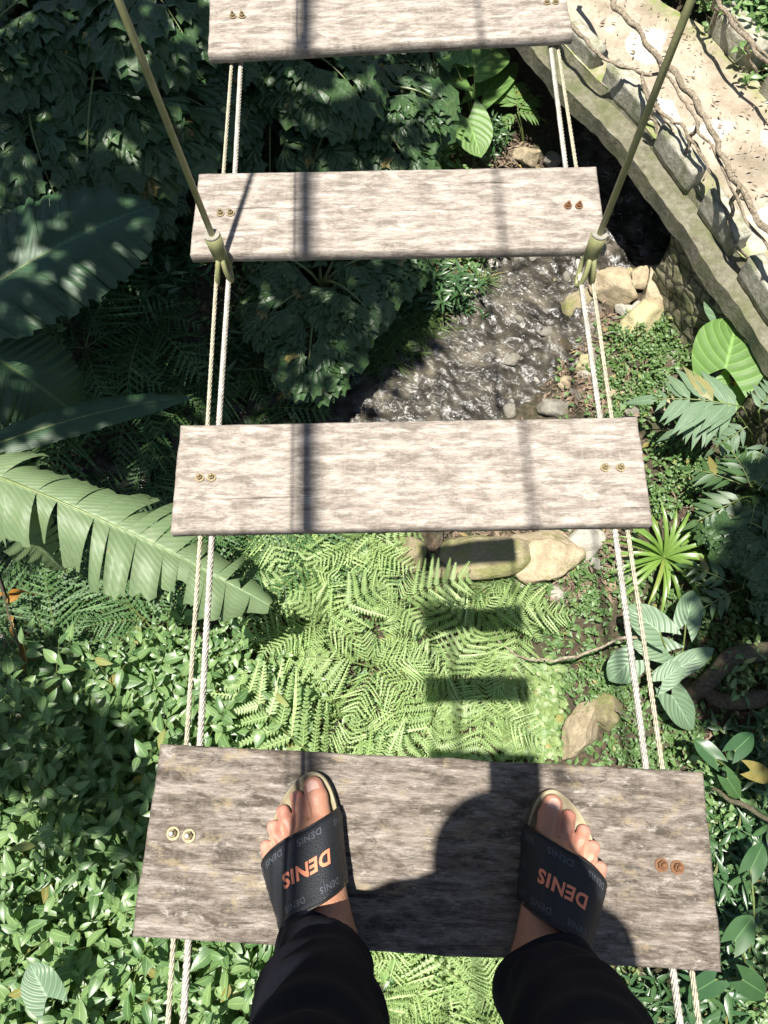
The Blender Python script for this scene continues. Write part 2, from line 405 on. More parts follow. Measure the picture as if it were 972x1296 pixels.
o = mb.build('retaining_wall', M['rubble'], smooth=True); tag(o, 'rough mossy stone retaining wall under the path ledge beside the dark hollow', 'wall')
# kerb blocks
def block_mesh(L, W, H, seed):
    rr = random.Random(seed); bm = bmesh.new(); bmesh.ops.create_cube(bm, size=1)
    bmesh.ops.scale(bm, vec=(L, W, H), verts=bm.verts); bmesh.ops.translate(bm, vec=(0, 0, H/2), verts=bm.verts)
    bmesh.ops.bevel(bm, geom=bm.edges[:], offset=.012, segments=2, affect='EDGES')
    bmesh.ops.subdivide_edges(bm, edges=[e for e in bm.edges if e.calc_length() > .08], cuts=4, use_grid_fill=True)
    for v in bm.verts:
        p = v.co*7+Vector((seed*3.3, 0, 0)); v.co += Vector((noise.noise(p), noise.noise(p+Vector((5, 0, 0))), noise.noise(p+Vector((0, 7, 0)))))*.012
    me = bpy.data.meshes.new('kerb_block'); bm.to_mesh(me); bm.free()
    me.polygons.foreach_set('use_smooth', np.ones(len(me.polygons), dtype=bool)); return me
NB = [((716, 55), (752, 92), 'mostly hidden mossy block behind the far end of the right cables', 'dark'),
      ((764, 104), (815, 160), 'long mossy block under the forked twig rail, upper one of the near kerb', 'light'),
      ((830, 182), (874, 243), 'block crossed by the olive rod, near kerb of the path', 'light'),
      ((888, 262), (930, 322), 'block below the twisted twig post, near kerb of the path', 'light'),
      ((938, 344), (982, 410), 'block above the big heart leaf at the right edge of the photo', 'light')]
for i, (p, q, lab, kk) in enumerate(NB):
    a_, b_ = at(*p, ZP), at(*q, ZP); mid = (a_+b_)/2; L = (b_-a_).length*.96; ang = math.atan2(b_.y-a_.y, b_.x-a_.x)
    me = block_mesh(L, .13, .27, i); me.materials.append(M['block'])
    o = obj('kerb_block', me, None, (mid.x+.02, mid.y+.01, ZP-.04), (0, 0, ang)); tag(o, 'weathered concrete ' + lab, 'kerb block', 'kerb blocks along the path')
FB = [((872, -22), (900, 2), 'small mossy block at the top edge of the photo beside the far railing'), ((906, 44), (950, 90), 'big mossy block with bright flat top on the far kerb'), ((972, 118), (1015, 165), 'block cut by the right edge of the photo on the far kerb')]
for i, (p, q, lab) in enumerate(FB):
    a_, b_ = at(*p, ZP), at(*q, ZP); mid = (a_+b_)/2; L = (b_-a_).length*1.15; ang = math.atan2(b_.y-a_.y, b_.x-a_.x)
    me = block_mesh(L, .2, .3, i+9); me.materials.append(M['block'])
    o = obj('kerb_block', me, None, (mid.x, mid.y, ZP-.02), (0, 0, ang)); tag(o, 'weathered concrete ' + lab, 'kerb block', 'kerb blocks along the path')
# twig railing (cast to look like twisted branches)
def barkmat(name, light, dark, tint=None):
    m, n, b = newmat(name); f = noi(n, coords(n, (14, 14, 14)), 3, 6, .7, .5); f2 = noi(n, coords(n), 3.5, 4, .6)
    c = ramp(n, f, [(.35, dark), (.62, light)])
    if tint: c = mix(n, ramp(n, f2, [(.45, 0), (.62, .7)]), c, tint)
    n.links.new(c, b.inputs['Base Color']); b.inputs['Roughness'].default_value = .85; bump(n, b, f, .9, .03); return m
M['twig'] = barkmat('twisted_rail', (.36, .30, .21), (.10, .075, .05))
M['bark'] = barkmat('bark', (.16, .12, .08), (.04, .03, .02), (.08, .09, .04))
M['dead'] = barkmat('dead_branch', (.42, .36, .27), (.14, .10, .06))
def wiggle(pts, n=7, amp=.018, sd=0):
    P = catmull(pts, n); return [Vector(p)+Vector((noise.noise(Vector(p)*7+Vector((sd, 0, 0))), noise.noise(Vector(p)*7+Vector((0, sd+3, 0))), noise.noise(Vector(p)*7+Vector((0, 0, sd+9)))))*amp*2 for p in P]
rail = empty('twig_railing', at(815, 170, ZP), label='twisted branch-like railing with forked twigs along the near side of the path', cat='railing')
def radj(name, pts, rad, sd):
    mb = MB(); P = wiggle([at(*p) for p in pts], 7, .02, sd); r_ = list(np.linspace(rad[0], rad[1], len(P)))
    tube(mb, P, [q*.62 for q in r_], 9, wob=.6); o = mb.build(name, M['twig'], rail, smooth=True); o.matrix_parent_inverse = Matrix.Translation(-rail.location); return o
zt, zl = ZP+.55, ZP+.36
radj('top_rail', [(740, -60, zt), (773, 0, zt), (800, 30, zt), (824, 60, zt), (839, 78, zt), (866, 111, zt), (890, 147, zt), (911, 186, zt), (935, 240, zt), (972, 292, zt), (1020, 360, zt), (1080, 450, zt)], (.036, .034), 1)
radj('top_rail', [(836, 84, zt-.02), (862, 124, zt-.05), (884, 160, zt-.03), (905, 196, zt-.04), (930, 240, zt-.03), (940, 275, zt-.08), (975, 320, zt-.1)], (.018, .017), 5)
radj('lower_rail', [(700, 0, zl), (728, 36, zl), (749, 60, zl), (773, 77, zl), (800, 88, zl), (820, 93, zl), (842, 90, zl+.05)], (.028, .02), 2)
radj('lower_rail', [(812, 93, zl), (817, 118, zl-.03), (832, 136, zl), (850, 150, zl), (874, 172, zl+.05), (892, 204, zl), (906, 232, zl-.05), (916, 262, zl-.12), (930, 300, zl-.2), (950, 330, zl-.3)], (.022, .02), 3)
radj('branch_post', [(812, 92, zl), (816, 120, zl-.12), (824, 150, zl-.25), (836, 178, ZP)], (.022, .024), 4)
radj('branch_post', [(886, 156, zt), (880, 168, zl+.08), (872, 176, zl), (866, 196, zl-.15), (872, 220, ZP)], (.026, .022), 6)
radj('branch_post', [(935, 240, zt), (928, 262, zl), (917, 288, ZP+.05)], (.032, .026), 7)
radj('branch_post', [(824, 132, zl), (846, 160, zl-.1), (862, 200, zl-.2), (878, 214, zl-.28)], (.014, .014), 8)
rail2 = empty('twig_railing', at(920, 20, ZP), label='dark twisted branch-like railing on the far side of the path, top right corner', cat='railing'); rail = rail2
zf = ZP+.5
radj('top_rail', [(880, -60, zf), (905, -5, zf), (925, 25, zf), (948, 55, zf), (985, 90, zf), (1050, 150, zf)], (.03, .028), 11)
radj('lower_rail', [(900, -30, zf-.2), (915, 8, zf-.2), (934, 30, zf-.1), (960, 60, zf-.2), (1000, 110, zf-.2)], (.018, .018), 12)
radj('branch_post', [(905, -5, zf), (905, 15, zf-.2), (900, 40, ZP)], (.02, .024), 13)
radj('branch_post', [(948, 55, zf), (950, 75, zf-.25), (958, 105, ZP)], (.02, .024), 14)

# ------------------------------------------------------------------ hanging bridge: planks, bolts, cables, rods
def plank_mesh(name, L, D, T, seed, mat, rough=.003):
    nxx, nyy = 90, 26; V = []; F = []; rr = random.Random(seed); nz_ = lambda a, b: noise.noise(Vector((a, b, seed*5.1)))
    def edge(x, y):
        ex = rough*(nz_(x*14, 1)+.6*nz_(x*50, 2)); ey = rough*(nz_(y*20, 3)+.6*nz_(y*70, 4)); return ex, ey
    xs = np.concatenate([[-L/2, -L/2+.003], np.linspace(-L/2+.01, L/2-.01, nxx-3), [L/2-.003, L/2]])
    ys = np.concatenate([[-D/2, -D/2+.003], np.linspace(-D/2+.01, D/2-.01, nyy-3), [D/2-.003, D/2]])
    nxx, nyy = len(xs), len(ys)
    for y in ys:
        for x in xs:
            exy, eyx = edge(x, y); sx_, sy_ = abs(x)/(L/2), abs(y)/(D/2)
            X = x + eyx*(1 if x > 0 else -1)*(sx_ > .97); Y = y + exy*(1 if y > 0 else -1)*(sy_ > .9)
            bord = min(L/2-abs(x), D/2-abs(y)); z = -.003*(1-min(1, bord/.004)) + .0010*nz_(x*6, y*60) + .0006*nz_(x*30, y*150)
            V.append((X, Y, z))
    nt_ = len(V)
    ring = [(i, 0) for i in range(nxx)]+[(nxx-1, j) for j in range(1, nyy)]+[(i, nyy-1) for i in range(nxx-2, -1, -1)]+[(0, j) for j in range(nyy-2, 0, -1)]
    for j in range(nyy-1):
        for i in range(nxx-1): F.append((j*nxx+i, j*nxx+i+1, (j+1)*nxx+i+1, (j+1)*nxx+i))
    RI = [j*nxx+i for i, j in ring]; K = len(RI)
    for q in RI: V.append((V[q][0], V[q][1], -T+.003))
    for q in RI: V.append((V[q][0]*.996, V[q][1]*.985, -T))
    for k in range(K):
        k2 = (k+1) % K
        F.append((RI[k2], RI[k], nt_+k, nt_+k2)); F.append((nt_+k2, nt_+k, nt_+K+k, nt_+K+k2))
    F.append(tuple(nt_+K+k for k in range(K-1, -1, -1)))
    return MB().add(V, F).mesh(name, mat, True)
def bolt_meshes(mat_nut, mat_tip):
    mb = MB(); tube(mb, [(0, 0, .0015), (0, 0, .0085)], .0078, 6); tube(mb, [(0, 0, .0085), (0, 0, .0105)], [.0078, .006], 6)
    tube(mb, [(0, 0, .0), (0, 0, .017), (0, 0, .0185)], [.0045, .0045, .003], 10, 1)
    nut = mb.mesh('bolt', [mat_nut, mat_tip])
    mb = MB(); tube(mb, [(0, 0, -.001), (0, 0, .0018)], .0115, 18); return nut, mb.mesh('washer', mat_nut)
BM = {'rust': bolt_meshes(M['rust'], M['rust']), 'brass': bolt_meshes(M['brass'], M['zinc']), 'goldnut': bolt_meshes(M['brass'], M['brass'])}
# centre x, y, z, yaw, depth, roll, tilt measured for each plank
PL = [(.0403, -.0422, .0019, -.0847, .2481, .0046, -.0033, 'worn dark grey plank the person stands on in slides, nearest of the bridge', 'plank_worn', 'brass', 'rust'),
      (.0443, .5341, -.0047, -.023, .1942, .0045, .0023, 'pale sunbleached plank next beyond the one the feet stand on', 'plank_new', 'goldnut', 'goldnut'),
      (.0461, 1.0853, .0021, -.0328, .1973, .0079, .0009, 'pale plank with the two olive rods coming down at its near corners', 'plank_new', 'goldnut', 'rust'),
      (.0494, 1.633, .0027, .0231, .2008, .0015, 0, 'pale plank cut by the top edge of the photo', 'plank_new', 'goldnut', 'goldnut'),
      (.047, 2.19, .01, -.01, .2, 0, 0, 'pale plank next beyond the top edge of the photo', 'plank_new', 'goldnut', 'goldnut'),
      (.04, -.60, .01, .02, .2, 0, 0, 'pale plank behind the heels, just below the photo', 'plank_new', 'goldnut', 'goldnut')]
def cabx(side, k, y):
    tab = {(-1, 0): (-.308, -.298), (-1, 1): (-.289, -.277), (1, 0): (.371, .392), (1, 1): (.3955, .4126)}[(side, k)]
    return tab[0]+(tab[1]-tab[0])*(y-.09)/(1.22-.09)
BOLTS = {0: ((218, 1055), (238, 1058), (838, 1095), (858, 1098)), 2: ((278, 267), (291, 267), (719, 260), (733, 260)), 3: ((294, 18), (306, 18), None, None), 1: (None, None, (766, 591), (786, 591))}
for i, (x, y, z, yaw, D, rl, pt, lab, wm, bl, br) in enumerate(PL):
    L = .78 if i < 5 else .76
    o = obj('bridge_plank', plank_mesh('bridge_plank', L, D, .032 if i == 0 else .026, i, M[wm], .0022 if i == 0 else .0013), None, (x, y, z), Euler((pt, -rl, yaw)))
    tag(o, lab, 'plank', 'planks of the hanging bridge')
    inv = (Matrix.Translation((x, y, z)) @ Euler((pt, -rl, yaw)).to_matrix().to_4x4()).inverted()
    spots = BOLTS.get(i, (None,)*4)
    for k in range(4):
        side = -1 if k < 2 else 1
        p = at(*spots[k], z+.005) if spots[k] else Vector((cabx(side, k % 2, y) + (0 if side < 0 else -.005), y+.005, z))
        q = inv @ p; nutm, wash = BM[bl if side < 0 else br]
        bo = obj('bolt', nutm, o, (q.x, q.y, .0012), (0, 0, random.uniform(0, 1)), .80 if i == 0 else .66)
        obj('washer', wash, bo, (0, 0, 0))
def strand_cable(pts, r, strands=6, pitch=.06, mat=None, seg=5, step=.008):
    mb = MB(); P = [Vector(p) for p in pts]; 
    tot = sum((b_-a_).length for a_, b_ in zip(P[:-1], P[1:])); nS = int(tot/step); cum = [0]
    for a_, b_ in zip(P[:-1], P[1:]): cum.append(cum[-1]+(b_-a_).length)
    X = np.interp(np.linspace(0, tot, nS), cum, [p.x for p in P]); Y = np.interp(np.linspace(0, tot, nS), cum, [p.y for p in P]); Z = np.interp(np.linspace(0, tot, nS), cum, [p.z for p in P])
    s = np.linspace(0, tot, nS); C = np.stack([X, Y, Z], 1); T = np.gradient(C, axis=0); T /= np.linalg.norm(T, axis=1)[:, None]
    U = np.cross(T, [0, 0, 1.]) if abs(T[0, 2]) < .9 else np.cross(T, [1., 0, 0]); U /= np.linalg.norm(U, axis=1)[:, None]; W_ = np.cross(T, U)
    rs = r*.40; ro = r-rs
    for q in range(strands):
        a = s/pitch*2*math.pi+q*2*math.pi/strands
        cc = C+ (U*np.cos(a)[:, None]+W_*np.sin(a)[:, None])*ro
        ring = []
        for k in range(seg):
            an = 2*math.pi*k/seg+a
            ring.append(cc+(U*np.cos(an)[:, None]+W_*np.sin(an)[:, None])*rs)
        V = np.stack(ring, 1).reshape(-1, 3)
        i = np.arange(nS-1)[:, None]*seg; k = np.arange(seg)[None]; k2 = (k+1) % seg
        F = np.stack([i+k, i+k2, i+seg+k2, i+seg+k], -1).reshape(-1, 4)
        mb.add(V, [tuple(f) for f in F.tolist()])
    return mb
CL = {(-1, 0): ('thin tan cable, outer one of the left pair under the planks', 'rope_gold', .0041, 5), (-1, 1): ('twisted silvery wire cable, inner one of the left pair under the planks', 'rope', .0056, 6),
      (1, 0): ('twisted silvery wire cable, inner one of the right pair under the planks', 'rope', .0056, 6), (1, 1): ('thin tan cable, outer one of the right pair under the planks', 'rope_gold', .0043, 5)}
for (sd, k), (lab, mt, r, ns) in CL.items():
    ys = [-1.6, -.6, -.04, .53, 1.085, 1.63, 2.2, 3.4, 5]
    pts = [(cabx(sd, k, y)+.002*math.sin(y*5+k*3), y, (-.034 if y < .2 else -.032)-(.004 if k else 0)+.03*max(0, y-2.3)) for y in ys]
    o = strand_cable(pts, r, ns, .055, seg=5).build('support_cable', M[mt], smooth=True)
    tag(o, lab, 'cable', 'cables under the planks')
# suspender rods with socket and shackle
for nm, a0, a1, lab, hk, sgn_ in (('L', (-.2885, .983, .055), (-.326, 1.02, .468), 'olive steel rod rising to the left from the third plank', (-.288, .972), -1), ('R', (.4005, .953, .055), (.4297, .99, .461), 'olive steel rod rising to the right from the third plank', (.395, .935), 1)):
    a0, a1 = Vector(a0), Vector(a1); d = (a1-a0).normalized(); top = a0+d*((3.7-a0.z)/d.z)
    e = empty('suspender_rod', a0, label=lab, cat='rod', group='rods that carry the bridge')
    mb = MB(); tube(mb, [(0, 0, 0), tuple((a1-a0)), tuple(top-a0)], .0058, 12); mb.build('rod', M['rod'], e, smooth=True)
    mb = MB(); q = -d*.042
    tube(mb, [tuple(d*.008), tuple(d*.006), tuple(q*.3), tuple(q), tuple(q*1.12)], [.0125, .0150, .0150, .0135, .009], 14)
    mb.build('socket', M['rod'], e, smooth=True)
    mb = MB(); tube(mb, [tuple(d*.0085), tuple(d*.0105)], [.0145, .0142], 14); mb.build('socket_lit_rim', M['zinc'], e)  # pale ring paints in the sunlit top edge of the socket
    # two eye loops going round the pair of cables
    for s2 in (-1, 1):
        top_ = q*1.02 + Vector((s2*.004, 0, 0)); bot = Vector((hk[0]+s2*.013, hk[1]-.006*(s2 < 0), -.040))-a0
        mid = (top_+bot)/2; L = (top_-bot).length; ax = (top_-bot).normalized(); sx_ = Vector((0, 1, 0)) if s2 else Vector((1, 0, 0)); sx_ = (sx_-ax*sx_.dot(ax)).normalized()
        loop = []
        for k in range(25):
            an = 2*math.pi*k/24; loop.append(tuple(mid+ax*math.cos(an)*(L/2+.004)+sx_*math.sin(an)*.015))
        mb = MB(); tube(mb, loop, .0048, 8, caps=False); mb.build('shackle_loop', M['rod'], e, smooth=True)
# main suspension cables overhead, then unseen cables added to cast shadow lines
def hi_cable(name, pts, r, lab, grp=None):
    mb = MB(); tube(mb, [tuple(p) for p in catmull(pts, 10)], r, 8); tag(mb.build(name, M['rope'], smooth=True), lab, 'cable', grp)
for x, lab in ((-.605, 'left'), (.635, 'right')):
    hi_cable('main_cable', [(x, -6, 5.4), (x, -2, 4.1), (x, 1.25, 3.68), (x, 4.5, 4.1), (x, 9, 5.4)], .018, f'thick main suspension cable high over the {lab} side of the bridge, above the photo')
hi_cable('shadow_cable', [(-.257, -3, 1.0), (-.255, 0, .95), (-.257, 3, 1.0)], .0027, 'unseen cable left of the person, added to cast the shadow line across the planks')
hi_cable('shadow_cable', [(-.277, -3, 1.0), (-.275, 0, .955), (-.277, 3, 1.0)], .0012, 'thin unseen cable beside the left one, added to cast its second shadow line')
hi_cable('shadow_cable', [(-.09, -3, 2.62), (-.09, 0, 2.55), (-.082, 3, 2.62)], .0048, 'unseen overhead cable added to cast the soft line right of the plank middles')

# ------------------------------------------------------------------ implicit surfaces (smooth unions) turned into one skin
def sdf_grid(prims, lo, hi, h):
    ax = [np.arange(lo[k], hi[k]+h, h) for k in range(3)]
    X, Y, Z = np.meshgrid(*ax, indexing='ij'); D = np.full(X.shape, 1e3)
    for a, b_, ra, rb, k in prims:
        a = np.array(a, float); b_ = np.array(b_, float)
        mn = np.minimum(a, b_)-max(ra, rb)-.03; mx = np.maximum(a, b_)+max(ra, rb)+.03
        sl_ = tuple(slice(max(0, int((mn[q]-lo[q])/h)), max(0, int((mx[q]-lo[q])/h)+2)) for q in range(3))
        x, y, z = X[sl_], Y[sl_], Z[sl_]
        if x.size == 0: continue
        ab = b_-a; L = ab@ab+1e-12; t = np.clip(((x-a[0])*ab[0]+(y-a[1])*ab[1]+(z-a[2])*ab[2])/L, 0, 1)
        d = np.sqrt((x-a[0]-ab[0]*t)**2+(y-a[1]-ab[1]*t)**2+(z-a[2]-ab[2]*t)**2)-(ra+(rb-ra)*t)
        s_ = D[sl_]
        if k < 0:
            hh = np.maximum(-k-np.abs(s_+d), 0)/(-k); D[sl_] = np.maximum(s_, -d)+hh*hh*(-k)*.25
        else:
            hh = np.maximum(k-np.abs(s_-d), 0)/k; D[sl_] = np.minimum(s_, d)-hh*hh*k*.25
    return D, ax
def surface_nets(D, ax, h):
    s = D < 0; nxx, nyy, nzz = D.shape
    cnt = np.zeros((nxx-1, nyy-1, nzz-1), int); acc = np.zeros(cnt.shape+(3,)); 
    E_ = []
    for dx, dy, dz, ex, ey, ez in [(0,0,0,1,0,0),(0,1,0,1,0,0),(0,0,1,1,0,0),(0,1,1,1,0,0),(0,0,0,0,1,0),(1,0,0,0,1,0),(0,0,1,0,1,0),(1,0,1,0,1,0),(0,0,0,0,0,1),(1,0,0,0,0,1),(0,1,0,0,0,1),(1,1,0,0,0,1)]:
        g0 = D[dx:dx+nxx-1, dy:dy+nyy-1, dz:dz+nzz-1]; g1 = D[dx+ex:dx+ex+nxx-1, dy+ey:dy+ey+nyy-1, dz+ez:dz+ez+nzz-1]
        c = (g0 < 0) != (g1 < 0); t = np.where(c, g0/(g0-g1+1e-20), 0)
        cnt += c; acc[..., 0] += np.where(c, dx+ex*t, 0); acc[..., 1] += np.where(c, dy+ey*t, 0); acc[..., 2] += np.where(c, dz+ez*t, 0)
    on = cnt > 0; idx = -np.ones(cnt.shape, int); idx[on] = np.arange(on.sum())
    I = np.argwhere(on); V = (I+acc[on]/cnt[on][:, None])*h+np.array([a[0] for a in ax]); F = []
    for axis_ in range(3):
        a0 = s.take(range(0, s.shape[axis_]-1), axis_); a1 = s.take(range(1, s.shape[axis_]), axis_)
        P = np.argwhere(a0 != a1); o1, o2 = [q for q in range(3) if q != axis_]
        P = P[(P[:, o1] > 0) & (P[:, o2] > 0) & (P[:, o1] < cnt.shape[o1]) & (P[:, o2] < cnt.shape[o2]) & (P[:, axis_] < cnt.shape[axis_])]
        def ii(a, b_):
            Q = P.copy(); Q[:, o1] -= a; Q[:, o2] -= b_; return idx[Q[:, 0], Q[:, 1], Q[:, 2]]
        q = np.stack([ii(0, 0), ii(1, 0), ii(1, 1), ii(0, 1)], 1); flip = a0[P[:, 0], P[:, 1], P[:, 2]]
        if axis_ == 1: flip = ~flip
        q[~flip] = q[~flip][:, ::-1]; F.append(q)
    return V, np.concatenate(F)
def sdf_mesh(prims, h, pad=.02):
    A = np.array([np.minimum(p[0], p[1])-max(p[2], p[3]) for p in prims if p[4] > 0]).min(0)-pad
    B = np.array([np.maximum(p[0], p[1])+max(p[2], p[3]) for p in prims if p[4] > 0]).max(0)+pad
    D, ax = sdf_grid(prims, A, B, h); return surface_nets(D, ax, h)

m, n, b = newmat('skin'); c0 = coords(n)
f = noi(n, c0, 38, 4, .6); f2 = noi(n, c0, 320, 3, .6)
c = mix(n, ramp(n, f, [(.4, 0), (.62, .7)]), (.38, .19, .115), (.47, .22, .145))
c = mix(n, ramp(n, f2, [(.35, .25), (.55, 0)]), c, (.30, .13, .08))
ra_ = N(n, 'ShaderNodeAttribute', attribute_name='red'); c = mix(n, ra_.outputs['Fac'], c, (.60, .26, .20))
n.links.new(c, b.inputs['Base Color']); b.inputs['Roughness'].default_value = .48
b.inputs['Subsurface Weight'].default_value = .12; b.inputs['Subsurface Radius'].default_value = (.012, .005, .003); b.inputs['Subsurface Scale'].default_value = .5
f3 = noi(n, c0, 95, 5, .65); bump(n, b, mix(n, .5, f2, f3), .55, .003); M['skin'] = m
M['nail'] = plain('toenail', (.56, .34, .27), .45, 0, .1, 60)
def cloth_mat(name, a, scale=900, rough=.9, sheen=.0):
    m, n, b = newmat(name); f = noi(n, coords(n), scale, 2, .6); f2 = noi(n, coords(n), 8, 4, .6)
    c = mix(n, f, tuple(x*.6 for x in a), tuple(x*1.4 for x in a)); c = mix(n, ramp(n, f2, [(.4, .3), (.6, 0)]), c, tuple(x*.5 for x in a))
    n.links.new(c, b.inputs['Base Color']); b.inputs['Roughness'].default_value = rough; b.inputs['Specular IOR Level'].default_value = .12
    b.inputs['Sheen Weight'].default_value = sheen; bump(n, b, f, .3, .001); return m
M['trousers'] = cloth_mat('dark_trouser_cloth', (.0095, .011, .019)); M['shirt'] = cloth_mat('shirt_cloth', (.10, .11, .12))
M['sole'] = plain('tan_foam', (.33, .285, .18), .65, 0, .2, 40, .1, c2=(.23, .195, .12))
M['sole_side'] = plain('olive_foam', (.13, .11, .065), .7, 0, .2, 40)
M['strap'] = plain('charcoal_strap', (.016, .019, .024), .55, 0, .4, 500, .35, .4)
M['strap_edge'] = plain('black_piping', (.012, .010, .010), .5)
M['orange'] = plain('orange_print', (.80, .25, .13), .6, 0, .1, 60)
M['greyprint'] = plain('dim_grey_print', (.050, .060, .075), .6, 0, .4, 60, c2=(.085, .09, .10))
M['hair'] = plain('black_hair', (.012, .01, .009), .5, 0, .5, 200, .6)
FOOT = {'L': (Vector((-.080, -.201, .028)), R(14), 1), 'R': (Vector((.157, -.231, .028)), R(-20), -1)}
def foot_prims():
    P = [((0, .034, .034), (0, .040, .036), .031, .031, .01),
         ((-.014, .04, .028), (-.032, .165, .018), .028, .019, .02), ((.008, .04, .034), (.020, .185, .023), .029, .0235, .02),
         ((0, .05, .045), (-.004, .17, .025), .031, .022, .02), ((.002, .055, .056), (.010, .165, .030), .031, .020, .025),
         ((0, .052, .06), (0, .045, .17), .036, .033, .025), ((.027, .052, .072), (.026, .05, .078), .011, .011, .018), ((-.027, .045, .062), (-.027, .045, .068), .010, .010, .018),
         ((0, .018, .05), (0, .022, .13), .014, .012, .02),
         ((-.022, .162, .017), (.022, .188, .022), .016, .018, .015)]
    T = [[(.028, .195, .019), (.031, .232, .0155), (.030, .2475, .0135), .0165, .0142, .0128],
         [(.008, .192, .019), (.0055, .225, .017), (.0045, .2395, .0095), .0108, .0092, .0092],
         [(-.0095, .186, .018), (-.0155, .214, .0165), (-.018, .2275, .0092), .0102, .0087, .0088],
         [(-.026, .177, .0165), (-.0325, .200, .0150), (-.035, .2125, .0085), .0098, .0083, .0085],
         [(-.040, .162, .0145), (-.047, .180, .0125), (-.0495, .191, .0078), .0095, .0086, .0082]]
    toes = []
    for t in T:
        toes += [(t[0], t[1], t[3], t[4]*.93), (t[1], t[2], t[4], t[5])]
    return P, toes, T
def foot_geo():
    P, toes, T = foot_prims()
    # toes get a tight blend among themselves so they stay five, a soft one into the forefoot
    prims = list(P)
    for i, (a, b_, ra, rb) in enumerate(toes): prims.append((a, b_, ra*1.07, rb*1.07, .0045 if i % 2 else .006))
    for t in T[1:]:   # creases between neighbouring toes
        i = T.index(t); p = T[i-1]
        a = (np.array(t[0])+np.array(p[0]))/2+np.array((0, .014, .011)); b_ = (np.array(t[2])+np.array(p[2]))/2+np.array((.001, .004, .008))
        prims.append((a, b_, 0.0017, .0026, -.004))
    V, F = sdf_mesh(prims, .0018); 
    V = V.copy(); V[:, 2] = np.maximum(V[:, 2], .0012)
    red = np.zeros(len(V))
    for t in T:
        for c_, k in ((t[2], .9), (t[1], .45)):
            d = np.linalg.norm(V-np.array(c_), axis=1); red = np.maximum(red, k*np.clip(1-(d-.006)/.013, 0, 1))
    # nails: thin domed plates set in the top of each last joint
    nails = []
    for i, t in enumerate(T):
        c_ = np.array(t[1])*.35+np.array(t[2])*.65; r_ = t[5]; w_, l_ = r_*(.66 if i == 0 else .52), r_*(.78 if i == 0 else .5); d = np.array(t[2])-np.array(t[1]); dy = d[:2]/np.hypot(*d[:2])
        sl = (t[2][2]-t[1][2])/np.hypot(*d[:2]); vv = []; 
        for a in range(-3, 4):
            for b2 in range(-3, 4):
                u_, v_ = a/3, b2/3; s_ = math.sqrt(max(.0, 1-.5*abs(v_)**3)); ux = u_*w_*s_; vy = v_*l_*(1-.25*u_*u_)+l_*.35
                zc = t[2][2]+ (t[1][2]-t[2][2])*.35; rr2 = r_*1.07
                z = zc+math.sqrt(max(0, rr2*rr2-ux*ux*.9))+sl*vy*.9+(.0009 if i == 0 else .0003)-(.0012 if i == 0 else .0022)*max(0, v_)**2
                vv.append((c_[0]+dy[1]*ux+dy[0]*vy, c_[1]+dy[1]*vy-dy[0]*ux, z))
        nails.append((vv, [(k*7+j, k*7+j+1, (k+1)*7+j+1, (k+1)*7+j) for k in range(6) for j in range(6)]))
    return V, F, red, nails
fV, fF, fred, fnails = foot_geo()
def put(V, key):
    O, yaw, mx = FOOT[key]; V = np.array(V, float).copy(); V[:, 0] *= mx
    c_, s_ = math.cos(yaw), math.sin(yaw); return np.stack([V[:, 0]*c_-V[:, 1]*s_+O.x, V[:, 0]*s_+V[:, 1]*c_+O.y, V[:, 2]+O.z], 1)
def putp(x, y, z, key): return put([(x, y, z)], key)[0]
# whole figure
PX = .0
ank = {k: putp(0, .047, .12, k) for k in 'LR'}
hip = {'L': np.array((PX-.095, -.27, .83)), 'R': np.array((PX+.070, -.275, .83))}
knee = {'L': np.array((-.062, -.205, .47)), 'R': np.array((.140, -.215, .47))}
body = []
for k in 'LR':
    body += [(ank[k], ank[k]*.55+knee[k]*.45+np.array((0, -.02, 0)), .032, .050, .02), (ank[k]*.55+knee[k]*.45+np.array((0, -.02, 0)), knee[k], .050, .052, .03), (knee[k], hip[k], .054, .078, .03)]
body += [((PX-.08, -.265, .88), (PX+.045, -.265, .88), .10, .10, .05), ((PX-.015, -.265, .9), (PX-.04, -.275, 1.12), .115, .10, .05),
         ((PX-.105, -.29, 1.2), (PX+.0, -.29, 1.2), .10, .10, .05), ((PX-.19, -.305, 1.315), (PX+.07, -.305, 1.315), .055, .055, .05), ((PX-.06, -.29, 1.32), (PX-.05, -.25, 1.43), .055, .052, .03)]
hc = np.array((PX-.055, -.245, 1.515))
sh = {'L': np.array((PX-.200, -.315, 1.31)), 'R': np.array((PX+.080, -.27, 1.31))}
elb = {'L': np.array((PX-.215, -.33, 1.045)), 'R': np.array((PX+.085, -.345, 1.045))}
Lc = np.array((0, 0, CAM_H)); ph_dn = np.array((0, -math.cos(PITCH), -math.sin(PITCH))); ph_n = np.array((0, -math.sin(PITCH), math.cos(PITCH)))
ph_c = Lc+ph_n*.009+ph_dn*.058+np.array((.022, 0, 0))
wr = {'L': ph_c+ph_dn*.115+np.array((-.075, 0, -.014)), 'R': ph_c+ph_dn*.115+np.array((.075, 0, -.014))}
for k in 'LR': body += [(sh[k], elb[k], .046, .036, .03), (elb[k], wr[k], .036, .024, .02)]
bV, bF = sdf_mesh(body, .0075)
